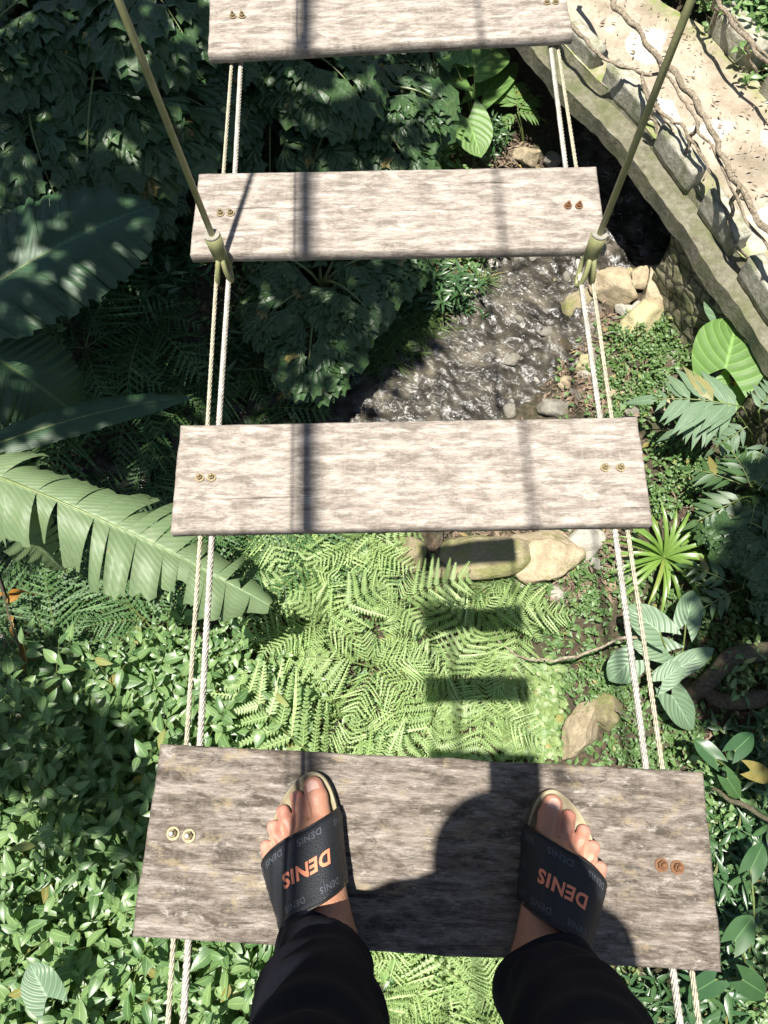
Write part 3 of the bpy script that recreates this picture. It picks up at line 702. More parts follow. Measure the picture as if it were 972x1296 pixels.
head = [(hc+np.array((0, -.015, .03)), hc+np.array((0, -.01, .035)), .084, .084, .03), (hc+np.array((0, .025, -.04)), hc+np.array((0, .035, -.02)), .062, .066, .04),
        (hc+np.array((0, .045, -.085)), hc+np.array((0, .05, -.08)), .030, .030, .03), ((PX-.05, -.265, 1.40), hc+np.array((0, -.01, -.03)), .05, .055, .03),
        (hc+np.array((0, .090, .005)), hc+np.array((0, .116, -.034)), .008, .012, .012), (hc+np.array((-.015, .095, -.066)), hc+np.array((.015, .095, -.066)), .007, .007, .008),
        (hc+np.array((-.014, .091, -.076)), hc+np.array((.014, .091, -.076)), .008, .008, .008),
        (hc+np.array((-.045, .078, .022)), hc+np.array((-.015, .092, .020)), .009, .009, .010), (hc+np.array((.015, .092, .020)), hc+np.array((.045, .078, .022)), .009, .009, .010)]
for s2 in (-1, 1): head += [(hc+np.array((s2*.080, -.01, .012)), hc+np.array((s2*.076, -.002, -.028)), .014, .010, .008), (hc+np.array((s2*.030, .084, .002)), hc+np.array((s2*.031, .084, .002)), .0115, .0115, .004)]
Rh = Matrix.Rotation(R(-48), 3, 'X')
hV, hF = sdf_mesh(head, .004); pv = np.array((PX-.05, -.26, 1.44))
rotm = np.array(Rh); hV = (hV-pv)@rotm.T+pv
def hand(k):
    s_ = -1 if k == 'L' else 1; ex = np.array((1, 0, 0))*s_; W0 = wr[k]
    C0 = ph_c+ph_dn*.052+ex*.050-ph_n*.006   # palm centre beside the phone's edge
    P = [(W0, C0+ph_dn*.02, .023, .022, .02), (C0+ph_dn*.03, C0-ph_dn*.012, .019, .017, .015), (C0+ph_dn*.03-ph_n*.012, C0-ph_dn*.012-ph_n*.012, .016, .014, .015)]
    for j, (o_, L) in enumerate(((-.026, .066), (-.008, .074), (.011, .070), (.029, .056))):
        a = C0+ph_dn*o_+ph_n*-.014; b1 = a-ex*.014-ph_n*.016+ph_dn*.002; b2 = b1-ex*L*.38-ph_n*.003; b3 = b2-ex*L*.24+ph_n*.006
        P += [(a, b1, .0098, .009, .004), (b1, b2, .0088, .008, .004), (b2, b3, .0078, .0068, .004)]
    t0 = C0+ph_dn*.035+ph_n*.006; t1 = C0+ph_dn*.005+ph_n*.022-ex*.008; t2 = t1-ph_dn*.012-ex*.026+ph_n*.004; t3 = t2-ex*.022-ph_n*.003
    P += [(t0, t1, .015, .0115, .008), (t1, t2, .011, .0098, .004), (t2, t3, .0095, .008, .004)]
    return sdf_mesh(P, .0028)
mb = MB(); redall = []
def addV(V, F, red=None, mi=0): mb.add(V, [tuple(f) for f in np.asarray(F).tolist()] if not isinstance(F, list) else F, mi); redall.append(np.zeros(len(V)) if red is None else red)
for k in 'LR':
    F_ = fF if k == 'L' else fF[:, ::-1]; addV(put(fV, k), F_, fred)
    for nv, nf in fnails: addV(put(nv, k), [f if k == 'L' else f[::-1] for f in nf], None, 1)
    hv, hf = hand(k); addV(hv, hf)
addV(bV, bF); addV(hV, hF)
person = empty('person', (PX, -.15, 0), label='person in loose dark trousers and charcoal slides standing on the worn plank, toes pointing away', cat='person')
PINV = Matrix.Translation((-PX, .15, 0))
def kid(o, p=None):
    o.parent = p or person
    if p is None: o.matrix_parent_inverse = PINV
    return o
bo = mb.build('body', [M['skin'], M['nail']], smooth=True)
a = bo.data.attributes.new('red', 'FLOAT', 'POINT'); a.data.foreach_set('value', np.concatenate(redall).astype(np.float32)); kid(bo)
# hair
hp = [(hc+np.array((0, -.02, .04)), hc+np.array((0, -.015, .045)), .093, .093, .02), (hc+np.array((0, -.045, 0)), hc+np.array((0, -.04, -.02)), .075, .07, .02), (hc+np.array((0, .09, .0)), hc+np.array((0, .12, -.05)), .062, .062, -.01)]
V_, F_ = sdf_mesh(hp, .006); V_ = (V_-pv)@rotm.T+pv; mb = MB().add(V_, [tuple(f) for f in F_.tolist()]); kid(mb.build('hair', M['hair'], smooth=True))
# trousers: two loose legs with a slanting hem and a seat
def wr_noise(x, y, z, k): return noise.noise(Vector((x*9, y*9, z*16+k*7)))*.7+noise.noise(Vector((x*22+3, y*22, z*30+k*7)))*.3
def leg_rings(k):
    mx = FOOT[k][2]; hemc = putp(-.010, .040, .060, k); yaw = FOOT[k][1]
    kn, hp_ = knee[k]+np.array((-mx*.004, .004, 0)), hip[k]
    path = [(hemc, .061, .064, .42), (hemc+np.array((0, -.006, .035)), .061, .066, .36), (hemc*.8+kn*.2+np.array((0, -.01, .01)), .062, .071, .22), (hemc*.5+kn*.5, .062, .074, .05), (kn, .064, .078, 0), (kn*.5+hp_*.5, .082, .092, 0), (hp_+np.array((-mx*-.01, 0, -.02)), .100, .115, 0), (hp_+np.array((-mx*.0, 0, .06)), .104, .125, 0)]
    cs_ = catmull([np.r_[p[0], p[1], p[2], p[3]] for p in path], 12); return cs_, yaw, mx
mb = MB(); S = 72
for kk, k in enumerate('LR'):
    cs_, yaw, mx = leg_rings(k); V = []; F = []
    rows = [np.r_[cs_[2][:3]+np.array((0, 0, -.0)), cs_[2][3:5]-.005, cs_[2][5]], np.r_[cs_[0][:3], cs_[0][3:5]-.003, cs_[0][5]]]+list(cs_)
    for i, c_ in enumerate(rows):
        for j in range(S):
            an = 2*math.pi*j/S; ca, sa = math.cos(an), math.sin(an)
            sq = 1+.05*math.cos(2*an)*0
            x, y = ca*c_[3]*sq, sa*c_[4]*sq
            zt_ = c_[5]*y - (.010*abs(ca)*c_[5]*2)
            amp = .016 if i > 3 else .004
            fold = .011*math.sin(an*3+c_[2]*26+kk*2)*math.exp(-((c_[2]-.16)/.10)**2)
            q = 1+wr_noise(x, y, c_[2], kk)*amp/.07+fold/.07
            X, Y = x*q, y*q; cy_, sy_ = math.cos(yaw*.6), math.sin(yaw*.6)
            V.append((c_[0]+X*cy_-Y*sy_, c_[1]+X*sy_+Y*cy_, c_[2]+zt_))
    for i in range(len(rows)-1):
        for j in range(S): F.append((i*S+j, i*S+(j+1) % S, (i+1)*S+(j+1) % S, (i+1)*S+j))
    mb.add(V, F)
V = []; F = []; pr = [(.80, .15, .115), (.86, .160, .125), (.92, .155, .125), (.97, .142, .118), (1.0, .140, .115)]
pr = catmull([np.array(p) for p in pr], 4)
for i, (z, rx, ry) in enumerate(pr):
    for j in range(64):
        an = 2*math.pi*j/64; q = 1+.03*noise.noise(Vector((math.cos(an)*3, math.sin(an)*3, z*12))); V.append((PX-.015+math.cos(an)*rx*q, -.265+math.sin(an)*ry*q, z))
for i in range(len(pr)-1):
    for j in range(64): F.append((i*64+j, i*64+(j+1) % 64, (i+1)*64+(j+1) % 64, (i+1)*64+j))
mb.add(V, F); kid(mb.build('trousers', M['trousers'], smooth=True))
# shirt: the torso and arms a little fatter, open at neck and cuffs
sp = [((PX-.07, -.268, .97), (PX+.03, -.268, .97), .116, .116, .04), ((PX-.02, -.268, 1.0), (PX-.04, -.275, 1.12), .125, .116, .05), ((PX-.105, -.292, 1.2), (PX+.0, -.292, 1.2), .110, .110, .05), ((PX-.19, -.305, 1.315), (PX+.07, -.305, 1.315), .062, .064, .05), ((PX-.06, -.29, 1.33), (PX-.04, -.265, 1.39), .066, .062, .02)]
for k in 'LR': sp += [(sh[k], elb[k], .060, .052, .03), (elb[k], elb[k]*.2+wr[k]*.8, .050, .036, .02)]
V_, F_ = sdf_mesh(sp, .0075); V_ = V_+np.array([(noise.noise(Vector(v)*14), noise.noise(Vector(v)*14+Vector((9, 0, 0))), noise.noise(Vector(v)*14+Vector((0, 9, 0)))) for v in V_])*.006
kid(MB().add(V_, [tuple(f) for f in F_.tolist()]).build('shirt', M['shirt'], smooth=True))
# slides
OUT = [(0, -.014), (.026, -.006), (.036, .022), (.035, .075), (.036, .12), (.045, .165), (.053, .20), (.053, .235), (.046, .258), (.031, .2685), (.012, .264), (-.010, .250), (-.029, .229), (-.044, .203), (-.056, .176), (-.054, .13), (-.044, .08), (-.037, .03), (-.026, -.004)]
OC = catmull(OUT, 6, True)
FHY = np.linspace(.07, .23, 33); FH = np.array([fV[np.abs(fV[:, 1]-q) < .006][:, 2].max() for q in FHY]); FH = np.convolve(np.pad(FH, 3, 'edge'), np.ones(7)/7, 'valid')
def arch(s_, t_):
    """strap surface: s 0 medial .. 1 lateral, t 0 front .. 1 rear"""
    yf = .213+(.164-.213)*s_+.006*math.sin(s_*math.pi); yr = .122+(.083-.122)*s_+.004*math.sin(s_*math.pi); y = yf+(yr-yf)*t_
    an = s_*math.pi; ht = float(np.interp(y, FHY, FH))+.0145; e = 2/2.7
    wm = np.interp(y, [.07, .12, .165, .20, .24], [.038, .042, .048, .0545, .052]); wl = -np.interp(y, [.07, .13, .17, .205], [.047, .0565, .060, .0565])
    x = math.copysign(abs(math.cos(an))**e, math.cos(an)); z = abs(math.sin(an))**e*ht*(1+.12*math.cos(an))
    return np.array((x*(wm if x > 0 else -wl), y, z-.010))
def arch_n(s_, t_):
    a = arch(min(1, s_+.002), t_)-arch(max(0, s_-.002), t_); b_ = arch(s_, min(1, t_+.01))-arch(s_, max(0, t_-.01)); q = np.cross(a, b_); return q/np.linalg.norm(q)*(1 if q[2] > 0 or True else 1)
nsgn = 1 if arch_n(.5, .5)[2] > 0 else -1
def text_mesh(txt, size, off, shear=0):
    cu = bpy.data.curves.new('t', 'FONT'); cu.body = txt; cu.size = size; cu.offset = off; cu.align_x = 'CENTER'; cu.align_y = 'CENTER'; cu.resolution_u = 3; cu.space_character = 1.1; cu.shear = shear
    ob = bpy.data.objects.new('t', cu); col.objects.link(ob); dg = bpy.context.evaluated_depsgraph_get(); me = bpy.data.meshes.new_from_object(ob.evaluated_get(dg))
    bpy.data.objects.remove(ob); bm = bmesh.new(); bm.from_mesh(me); bpy.data.meshes.remove(me)
    xs = [v.co.x for v in bm.verts]; ys = [v.co.y for v in bm.verts]
    for lo_, hi_, nn in ((min(xs), max(xs), (1, 0, 0)), (min(ys), max(ys), (0, 1, 0))):
        k = lo_
        while k < hi_:
            bmesh.ops.bisect_plane(bm, geom=bm.verts[:]+bm.edges[:]+bm.faces[:], plane_co=Vector(nn)*k, plane_no=Vector(nn)); k += .0022
    V = [tuple(v.co) for v in bm.verts]; F = [tuple(v.index for v in f.verts) for f in bm.faces]; bm.free(); return V, F
SARC = []; 
for q in range(41): SARC.append(arch(q/40, .5))
ARC = np.r_[0, np.cumsum([np.linalg.norm(b_-a_) for a_, b_ in zip(SARC[:-1], SARC[1:])])]; AL = ARC[-1]; TL = .088
TX = {'main': text_mesh('DENIS', .0225, .0008, .1), 'small': text_mesh('DENIS', .0105, .0002)}
for k in 'LR':
    mx = FOOT[k][2]; slide = None
    mb = MB(); V = []; F = []; nO = len(OC); cen = np.array((0, .13))
    prof = [(.985, -.0275, 0), (1.0, -.025, 0), (1.0, -.004, 0), (.995, .004, 0), (.975, .0065, 0), (.945, .006, 0), (.90, .0015, 1), (.80, .0, 1), (.5, 0, 1), (.05, 0, 1)]
    for sc_, z, _ in prof:
        for p in OC:
            q = cen*np.array((0, 1))+(p-cen*np.array((0, 1)))*np.array((sc_, 1-(1-sc_)*.55 if sc_ > .9 else sc_ if sc_ < .85 else .94))
            V.append((q[0], q[1], z))
    V = put(V, k); fl = mx < 0
    for i in range(len(prof)-1):
        for j in range(nO):
            f = (i*nO+j, i*nO+(j+1) % nO, (i+1)*nO+(j+1) % nO, (i+1)*nO+j); F.append(f[::-1] if fl else f)
    mats_ = [0 if i//nO >= 3 else 1 for i in range(len(F))]
    F.append(tuple((len(prof)-1)*nO+j for j in range(nO))); F.append(tuple(range(nO))[::-1]); mats_ += [0, 1]
    mb.add(V, F); mb.m = mats_
    slide = kid(mb.build('slide_sandal', [M['sole'], M['sole_side']], smooth=True)); 
    mb = MB(); V = []; F = []; NS, NT = 44, 14
    for lay, off in ((0, .0), (1, .0028)):
        for i in range(NS+1):
            for j in range(NT+1):
                p = arch(i/NS, j/NT); p = p+arch_n(i/NS, j/NT)*nsgn*(off if 0 < j < NT or lay == 0 else off*.6); V.append(p)
    W_ = NT+1; Q = (NS+1)*W_
    for i in range(NS):
        for j in range(NT): a_ = i*W_+j; F.append((a_, a_+1, a_+W_+1, a_+W_)); F.append((Q+a_, Q+a_+W_, Q+a_+W_+1, Q+a_+1))
        for j in (0, NT): a_ = i*W_+j; F.append((a_, a_+W_, Q+a_+W_, Q+a_) if j == 0 else (a_, Q+a_, Q+a_+W_, a_+W_))
    mb.add(put(V, k), F); st = mb.build('strap', M['strap'], smooth=True); st.parent = slide
    mb = MB()
    for j in (0, NT): tube(mb, put([arch(i/NS, j/NT)+arch_n(i/NS, j/NT)*nsgn*.0012 for i in range(NS+1)], k), .0017, 7)
    o = mb.build('piping', M['strap_edge'], smooth=True); o.parent = slide
    def lay(tm, sc_c, tc, flip, rot=0.):
        V = []; 
        for (x, y, z) in tm[0]:
            # word reads from the toes' side: turned half round
            xx, yy = (-x, -y); xx, yy = xx*math.cos(rot)-yy*math.sin(rot), xx*math.sin(rot)+yy*math.cos(rot)
            # in image terms: right of picture = medial for the left foot, lateral for the right foot
            sgn2 = -1 if k == 'L' else 1
            arc = sc_c*AL+sgn2*xx; s_ = float(np.interp(arc, ARC, np.linspace(0, 1, 41))); t_ = tc-yy/TL
            if arc < .012 or arc > AL-.012: s_ = float(np.interp(min(max(arc, .012), AL-.012), ARC, np.linspace(0, 1, 41)))
            t_ = min(max(t_, .03), .97); V.append(arch(s_, t_)+arch_n(s_, t_)*nsgn*.0034)
        return put(V, k), tm[1]
    mb = MB(); V, F = lay(TX['main'], .47, .50, 0); mb.add(V, F); o = mb.build('printed_name', M['orange']); o.parent = slide
    mb = MB()
    for tc, row in ((.13, (.2, .43, .66, .85)), (.86, (.14, .35, .58, .80)), (.5, (.12, .84)), (.31, (.9,)), (.68, (.9, .1))):
        for sc_c in row: V, F = lay(TX['small'], sc_c, tc, 0); mb.add(V, F)
    o = mb.build('dim_print', M['greyprint']); o.parent = slide
# phone in both hands
M['phone'] = plain('dark_phone', (.02, .02, .022), .25)
bm = bmesh.new(); bmesh.ops.create_cube(bm, size=1); bmesh.ops.scale(bm, vec=(.075, .158, .0085), verts=bm.verts); bmesh.ops.bevel(bm, geom=bm.edges[:], offset=.003, segments=3, affect='EDGES')
me = bpy.data.meshes.new('phone'); bm.to_mesh(me); bm.free(); me.materials.append(M['phone'])
ph = obj('phone', me); tag(ph, 'dark phone held out level over the plank in both hands, above the photo', 'phone')
ex_ = Vector((1, 0, 0)); ey_ = -Vector(ph_dn); ez_ = Vector(ph_n); mm_ = Matrix((ex_, ey_, ez_)).transposed().to_4x4(); mm_.translation = Vector(ph_c); ph.matrix_world = mm_

# ------------------------------------------------------------------ leaves and fronds
M['fern'] = leaf_mat('sunlit_fern_green', (.19, .29, .09), (.31, .41, .17), .5, .36, .4)  # sunlit copy of the fern, glare of the sun put into the colour
M['fern_shade'] = leaf_mat('shaded_fern_green', (.04, .10, .028), (.065, .13, .04), .5, .22, .4)  # same fern for the shaded bank, shade put into the colour
M['palm'] = leaf_mat('fishtail_green', (.032, .075, .024), (.065, .12, .038), .42, .16, .45, vein=(7, .4, 0), vstr=.08)
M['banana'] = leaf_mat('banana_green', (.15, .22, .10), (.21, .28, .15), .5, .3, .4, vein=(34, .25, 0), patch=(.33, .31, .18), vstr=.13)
M['banana_shade'] = leaf_mat('shaded_banana_green', (.028, .07, .028), (.04, .09, .038), .5, .15, .5, vein=(34, .25, 0), vstr=.1)  # banana leaf darkened for the shaded leaves, shade is in the colour
M['bush'] = leaf_mat('bush_green', (.06, .135, .045), (.23, .34, .13), .38, .34, .55)
M['lance'] = leaf_mat('lance_green', (.03, .08, .03), (.06, .12, .04), .35, .15, .5)
M['taro'] = leaf_mat('taro_green', (.10, .20, .05), (.15, .26, .07), .45, .35, .4, vein=(6, .55, 1))
M['taro_grey'] = leaf_mat('blue_green', (.11, .18, .10), (.14, .21, .12), .45, .2, .5, vein=(6, .6, 1))
M['strapg'] = leaf_mat('strap_green', (.11, .20, .035), (.17, .27, .055), .35, .25, .5)
M['grass'] = leaf_mat('grass_green', (.07, .13, .03), (.11, .16, .05), .5, .25, .3)
M['cover'] = leaf_mat('ground_cover_green', (.06, .13, .03), (.14, .22, .08), .45, .25, .4)
M['clover'] = leaf_mat('pale_cover_green', (.12, .20, .06), (.24, .31, .12), .45, .25, .4)
M['yellow'] = leaf_mat('yellow_leaf', (.45, .30, .04), (.55, .42, .08), .5, .3, .3)
M['orange_leaf'] = leaf_mat('withered_leaf', (.35, .15, .02), (.30, .18, .06), .6, .2, .3)
M['litter'] = leaf_mat('dead_leaves', (.24, .18, .125), (.12, .085, .055), .7, .1, .3)
M['stem'] = plain('green_stem', (.13, .17, .05), .5, 0, .3, 30)
M['canopy'] = leaf_mat('canopy_green', (.04, .09, .02), (.06, .12, .03), .5, .12, .4)

def blade(L, W_, prof, nseg=6, fold=.25, droop=.2, tw=0, nx_=1, wav=0, ph=0):
    """leaf along +Y; prof(t) gives the half width 0..1; returns V, F, UV"""
    V, UV, F = [], [], []
    c_ = 2*nx_+1
    for i in range(nseg+1):
        t = i/nseg; y = L*t; z = -droop*L*t*t; w = W_*.5*max(prof(t), .0015)
        a = tw*t
        for k in range(-nx_, nx_+1):
            q = k/nx_; x = w*q; zz = fold*abs(x)+wav*W_*math.sin(t*9+ph+q*2)*abs(q)
            V.append((x*math.cos(a)-zz*math.sin(a), y, z+zz*math.cos(a)+x*math.sin(a))); UV.append((t, q))
    for i in range(nseg):
        for k in range(c_-1): F.append((i*c_+k, i*c_+k+1, (i+1)*c_+k+1, (i+1)*c_+k))
    return np.array(V), F, np.array(UV)
ellip = lambda t: math.sin(math.pi*min(1, max(0, t))**.8)**.85
lance = lambda t: math.sin(math.pi*t**.62)**1.1
def heart(t): return (1.02*math.sin(math.pi*(t*.86+.14))**.75) if t < .98 else .05
def basis(d, up=(0, 0, 1)):
    y = np.array(d, float); y /= np.linalg.norm(y); x = np.cross(y, up); 
    if np.linalg.norm(x) < 1e-4: x = np.array((1., 0, 0))
    x /= np.linalg.norm(x); z = np.cross(x, y); return np.stack([x, y, z], 1)
def place(mb, leaf, pos, d, roll=0, sc=1, rnd=None, mi=0, up=(0, 0, 1)):
    B = basis(d, up); c_, s_ = math.cos(roll), math.sin(roll); B = B@np.array([[c_, 0, s_], [0, 1, 0], [-s_, 0, c_]])
    mb.add((leaf[0]*sc)@B.T+np.array(pos), leaf[1], mi, random.random() if rnd is None else rnd, leaf[2])
def curve_pts(L, el, droop, n, side=0):
    """arching line in the YZ plane from the origin, starts at elevation el"""
    P = [np.zeros(3)]; a = el
    for i in range(n):
        a = el-droop*((i+1)/n)**1.2; st = L/n; P.append(P[-1]+np.array((side*st*math.sin(i/n*2), math.cos(a)*st, math.sin(a)*st)))
    return np.array(P)
def frame_at(P, i):
    t = P[min(i+1, len(P)-1)]-P[max(i-1, 0)]; return t/np.linalg.norm(t)
# fern frond, bipinnate
def fern_frond(L, seed, el=.75, droop=1.3, npair=12, pw=.40, npin=8, mat='fern', side=0., rel=.36):
    rr = random.Random(seed); mb = MB(); n = 26; P = curve_pts(L, el, droop, n, side)
    tube(mb, [tuple(p) for p in P], list(np.linspace(.0045, .001, n+1)*L/.6), 4, 1)
    pin = blade(1, .38, lambda t: (1-t**2)**.8 if t > .08 else .7, 2, .15, .1)
    for j in range(npair):
        t = .14+.85*(j/npair)**.95; i = min(n-1, int(t*n)); p = P[i]*(1-(t*n-i))+P[i+1]*(t*n-i); T = frame_at(P, i)
        X = np.cross(T, (0, 0, 1.)); X /= np.linalg.norm(X); U = np.cross(X, T)
        pl0 = L*pw*(math.sin(math.pi*min(1, (t*.93+.07))**.75)**.8)
        for s_ in (-1, 1):
            if rr.random() < .03: continue
            pl = pl0*rr.uniform(.82, 1.1); d = X*s_*.86+T*rr.uniform(.35, .65)+U*rr.uniform(-.35, .15); d /= np.linalg.norm(d); rn = rr.random()
            np_ = max(3, int(npin*min(1, pl/(L*pw)+.25)))
            e = p+d*pl-U*pl*.10; cv = rr.uniform(-.15, .32); Wd = np.cross(d, U); Wd /= np.linalg.norm(Wd)
            mb.add([p+Wd*.003*L, p-Wd*.003*L, p+(e-p)*.5+T*(cv*pl*.25), e+T*cv*pl], [(0, 1, 2), (1, 3, 2)], 0, rn, [(0, 0)]*4)
            for q in range(np_):
                tq = .05+.93*q/np_; c_ = p+(e-p)*tq+T*(cv*pl*tq*tq); ll = L*.85/npair*rel*(1-tq**1.5*.8); wq = pl*.86/np_
                for s2 in (-1, 1):
                    dd = Wd*s2*.93+d*.38; o1 = c_; a_ = c_+dd*ll*.5-d*wq*.40; b_ = c_+dd*ll; g_ = c_+dd*ll*.5+d*wq*.48
                    mb.add([o1-d*wq*.36, a_, b_+U*rr.uniform(-.35, .1)*ll, g_, o1+d*wq*.40], [(0, 1, 2, 3, 4) if s2 > 0 else (4, 3, 2, 1, 0)], 0, rn*.7+rr.random()*.3, [(.5, .6)]*5)
    return mb.mesh('frond', [M[mat], M['stem']])
def fern_set(mat, L, k0=0, **kw): return [fern_frond(L*(.85+.1*i), k0+i, el=.85-.12*i, droop=1.35-.1*i, mat=mat, side=(-.15, .1, .2, -.05)[i], **kw) for i in range(4)]
FERN = fern_set('fern', .62); FERND = fern_set('fern_shade', .66, 20)
def where(u, v):
    """where a plant stands, in words, from its place in the photo"""
    r = 'above the third plank' if v < 215 else 'below the third plank' if v < 430 else 'just above the second plank' if v < 540 else 'behind the second plank' if v < 660 else 'just below the second plank' if v < 770 else 'halfway to the worn plank' if v < 860 else 'at the top edge of the worn plank' if v < 960 else 'level with the toes' if v < 1040 else 'level with the plank bolts' if v < 1120 else 'level with the trouser hems' if v < 1200 else 'at the bottom edge'
    c = 'left edge' if u < 90 else 'outer left' if u < 200 else 'left' if u < 330 else 'left of middle' if u < 440 else 'middle' if u < 560 else 'right of middle' if u < 700 else 'right' if u < 880 else 'right edge'
    return c + ', ' + r
FERN += [fern_frond(1.0, 31, el=.7, droop=1.5, mat='fern', side=.1, npair=9, npin=15, pw=.42, rel=.46), fern_frond(.85, 32, el=.95, droop=1.8, mat='fern', side=-.15, npair=8, npin=13, pw=.44, rel=.46)]
FERN += [fern_frond(.5, 33, el=1.1, droop=1.6, mat='fern', side=.1, npair=13, npin=7, pw=.30)]
def fern(x, y, label, group, meshes, n=6, sc=1, zoff=0, spread=None):
    z = ground(x, y)+zoff; e = empty('fern', (x, y, z), random.uniform(0, 6.28), label=label, cat='fern', group=group); e.scale = (sc,)*3
    for i in range(n):
        a = 2*math.pi*i/n+random.uniform(-.3, .3)
        obj('frond', random.choice(meshes), e, (0, 0, .01), Euler((random.uniform(-.35, .35), random.uniform(-.3, .3), a)), random.uniform(.6, 1.15))
    return e
# fishtail palm
def jag(seed, w=1.):
    rr = random.Random(seed); a0 = .55*w; n = 7; V = [(0, 0, 0)]; UV = [(0, .5)]; tip = []
    for i in range(n+1):
        a = -a0+2*a0*i/n; r_ = (1-.30*abs(a/a0)**1.5)*(1 if i % 2 == 0 else .87)*rr.uniform(.9, 1.05); V.append((math.sin(a)*r_, math.cos(a)*r_, -.16*r_*r_+.05*(i % 2)-.05*abs(a))); UV.append((r_, .2+.75*i/n))
    m_ = [(math.sin(-a0*.75+1.5*a0*i/n)*.5, math.cos(-a0*.75+1.5*a0*i/n)*.5, .015*(1 if i % 2 else -1)-.02) for i in range(n+1)]
    k = len(V); V += m_; UV += [(.5, .2+.75*i/n) for i in range(n+1)]; F = []
    for i in range(n): F.append((0, k+i+1, k+i)); F.append((k+i, k+i+1, i+2, i+1))
    return np.array(V, float), F, np.array(UV)
JAG = [jag(i, 1+.25*(i % 3)) for i in range(6)]
def fishtail_frond(L, seed, el=.9, droop=1.5, size=.30, dens_=.5):
    rr = random.Random(seed); mb = MB(); n = 22; P = curve_pts(L, el, droop, n, rr.uniform(-.2, .2))
    tube(mb, [tuple(p) for p in P], list(np.linspace(.016, .004, n+1)), 6, 1)
    for j in range(11):
        t = .22+.76*j/11; i = int(t*n); T = frame_at(P, i); X = np.cross(T, (0, 0, 1.)); X /= np.linalg.norm(X); U = np.cross(X, T)
        for s_ in (-1, 1):
            sl_ = L*.36*math.sin(math.pi*(t*.75+.2))*rr.uniform(.85, 1.1); d = X*s_*.8+T*.6; d /= np.linalg.norm(d)
            m_ = max(3, int(sl_/.105*dens_)); q = P[i].copy(); prev = q.copy()
            for k in range(m_):
                d2 = d-np.array((0, 0, .65))*((k+1)/m_)**1.5; d2 /= np.linalg.norm(d2); nq = q+d2*sl_/m_
                mb.add([q+U*.004, q-U*.004, nq], [(0, 1, 2)], 1)
                W2 = np.cross(d2, (0, 0, 1.)); W2 /= np.linalg.norm(W2)
                for s3 in ((-1, 1) if k < m_-1 else (-1, 0, 1)):
                    dd = d2*(.7 if s3 else 1)+W2*s3*.75-np.array((0, 0, rr.uniform(-.15, .25)))
                    place(mb, rr.choice(JAG), nq, dd, rr.uniform(-.35, .35), size*rr.uniform(.75, 1.15)*(1.15 if s3 == 0 else 1), rr.random())
                q = nq
    return mb.mesh('frond', [M['palm'], M['stem']])
FISH = [fishtail_frond(1.7, 1, .8, 1.5), fishtail_frond(1.9, 2, .6, 1.3), fishtail_frond(1.5, 3, 1.0, 1.8), fishtail_frond(1.3, 4, .4, 1.2, .22)]
FISH2 = [fishtail_frond(.95, 11, .8, 1.5, .20, .5), fishtail_frond(1.05, 12, .6, 1.3, .22, .5), fishtail_frond(.8, 13, 1.0, 1.7, .20, .5), fishtail_frond(.75, 14, .4, 1.2, .19, .5)]
def fishtail(x, y, ztop, label, n=9, sc=1, a0=0, spread=6.283, name='fishtail_palm', group=None):
    zg = ground(x, y); e = empty(name, (x, y, zg), 0, label=label, cat='palm', group=group)
    mb = MB(); H = max(.05, ztop-zg); tube(mb, [(0, 0, -.05), (.02, .01, H*.5), (0, 0, H)], [.05, .04, .032], 8, wob=.4); mb.build('trunk', M['bark'], e, smooth=True)
    for i in range(n):
        a = a0+spread*i/n+random.uniform(-.2, .2)
        obj('frond', (FISH if sc >= .8 else FISH2)[i % 4], e, (0, 0, H-random.uniform(0, .25)*min(1, H)), Euler((random.uniform(-.2, .25), 0, a)), (sc if sc >= .8 else sc*1.6)*random.uniform(.85, 1.1))
    return e
# banana leaf with torn strips
def banana_leaf(L, W_, seed, mat, droop=.8, el=.2, tears=.5, side=0):
    rr = random.Random(seed); n = 60; P = curve_pts(L, el, droop, n, side); mb = MB()
    tube(mb, [tuple(p-np.array((0, 0, .006))) for p in P], list(np.linspace(.016, .004, n+1)), 6, 1)
    prof = lambda t: math.sin(math.pi*min(1, t*.9+.08)**.8)**.55*(1-.5*max(0, t-.8)/.2)
    for s_ in (-1, 1):
        k = 0
        while k < n-1:
            st = rr.choice((2, 3, 3, 4, 5, 7)) if tears > 0 else 12; k2 = min(n, k+st); gap = rr.choice((0, 0, .0, .25, .5))*tears; dr = rr.uniform(.05, .5)*tears+.12; cut = rr.choice((1, 1, .97, .93, .85, .75, .6, .4) if tears > 1 else (1, 1, 1, .93, .85, .7, .55)) if tears > .3 else 1
            rn = rr.random()*.6; tint = 1 if cut < .8 else 0; V, UV, F = [], [], []; nc = 7
            for i in range(k, k2+1):
                t = i/n; T = frame_at(P, i); X = np.cross(T, (0, 0, 1.)); X /= np.linalg.norm(X); U = np.cross(X, T); w = W_*.5*prof(t)*cut*(1+.03*math.sin(i*2.1))
                fr = (i-k)/(k2-k)*2-1
                for q in range(nc):
                    u_ = q/(nc-1); fwd = .35*u_*w - fr*gap*.012*u_*(8 if cut < .8 else 5)*L/2
                    p = P[i]+X*s_*w*(u_+(rr.uniform(-.05, .03)*tears if q == nc-1 else 0))+T*fwd+U*(.10*w*math.sin(u_*2.5)-dr*w*u_*u_+.05*w*math.sin(fr*3)*u_); V.append(p); UV.append((t+.25*u_*w/L, s_*u_))
            for i in range(k2-k):
                for q in range(nc-1):
                    a_ = i*nc+q; f = (a_, a_+1, a_+nc+1, a_+nc); F.append(f if s_ > 0 else f[::-1])
            mb.add(V, F, 0, rn, UV); k = k2
    return mb.mesh('leaf', [M[mat], M['stem']], True)
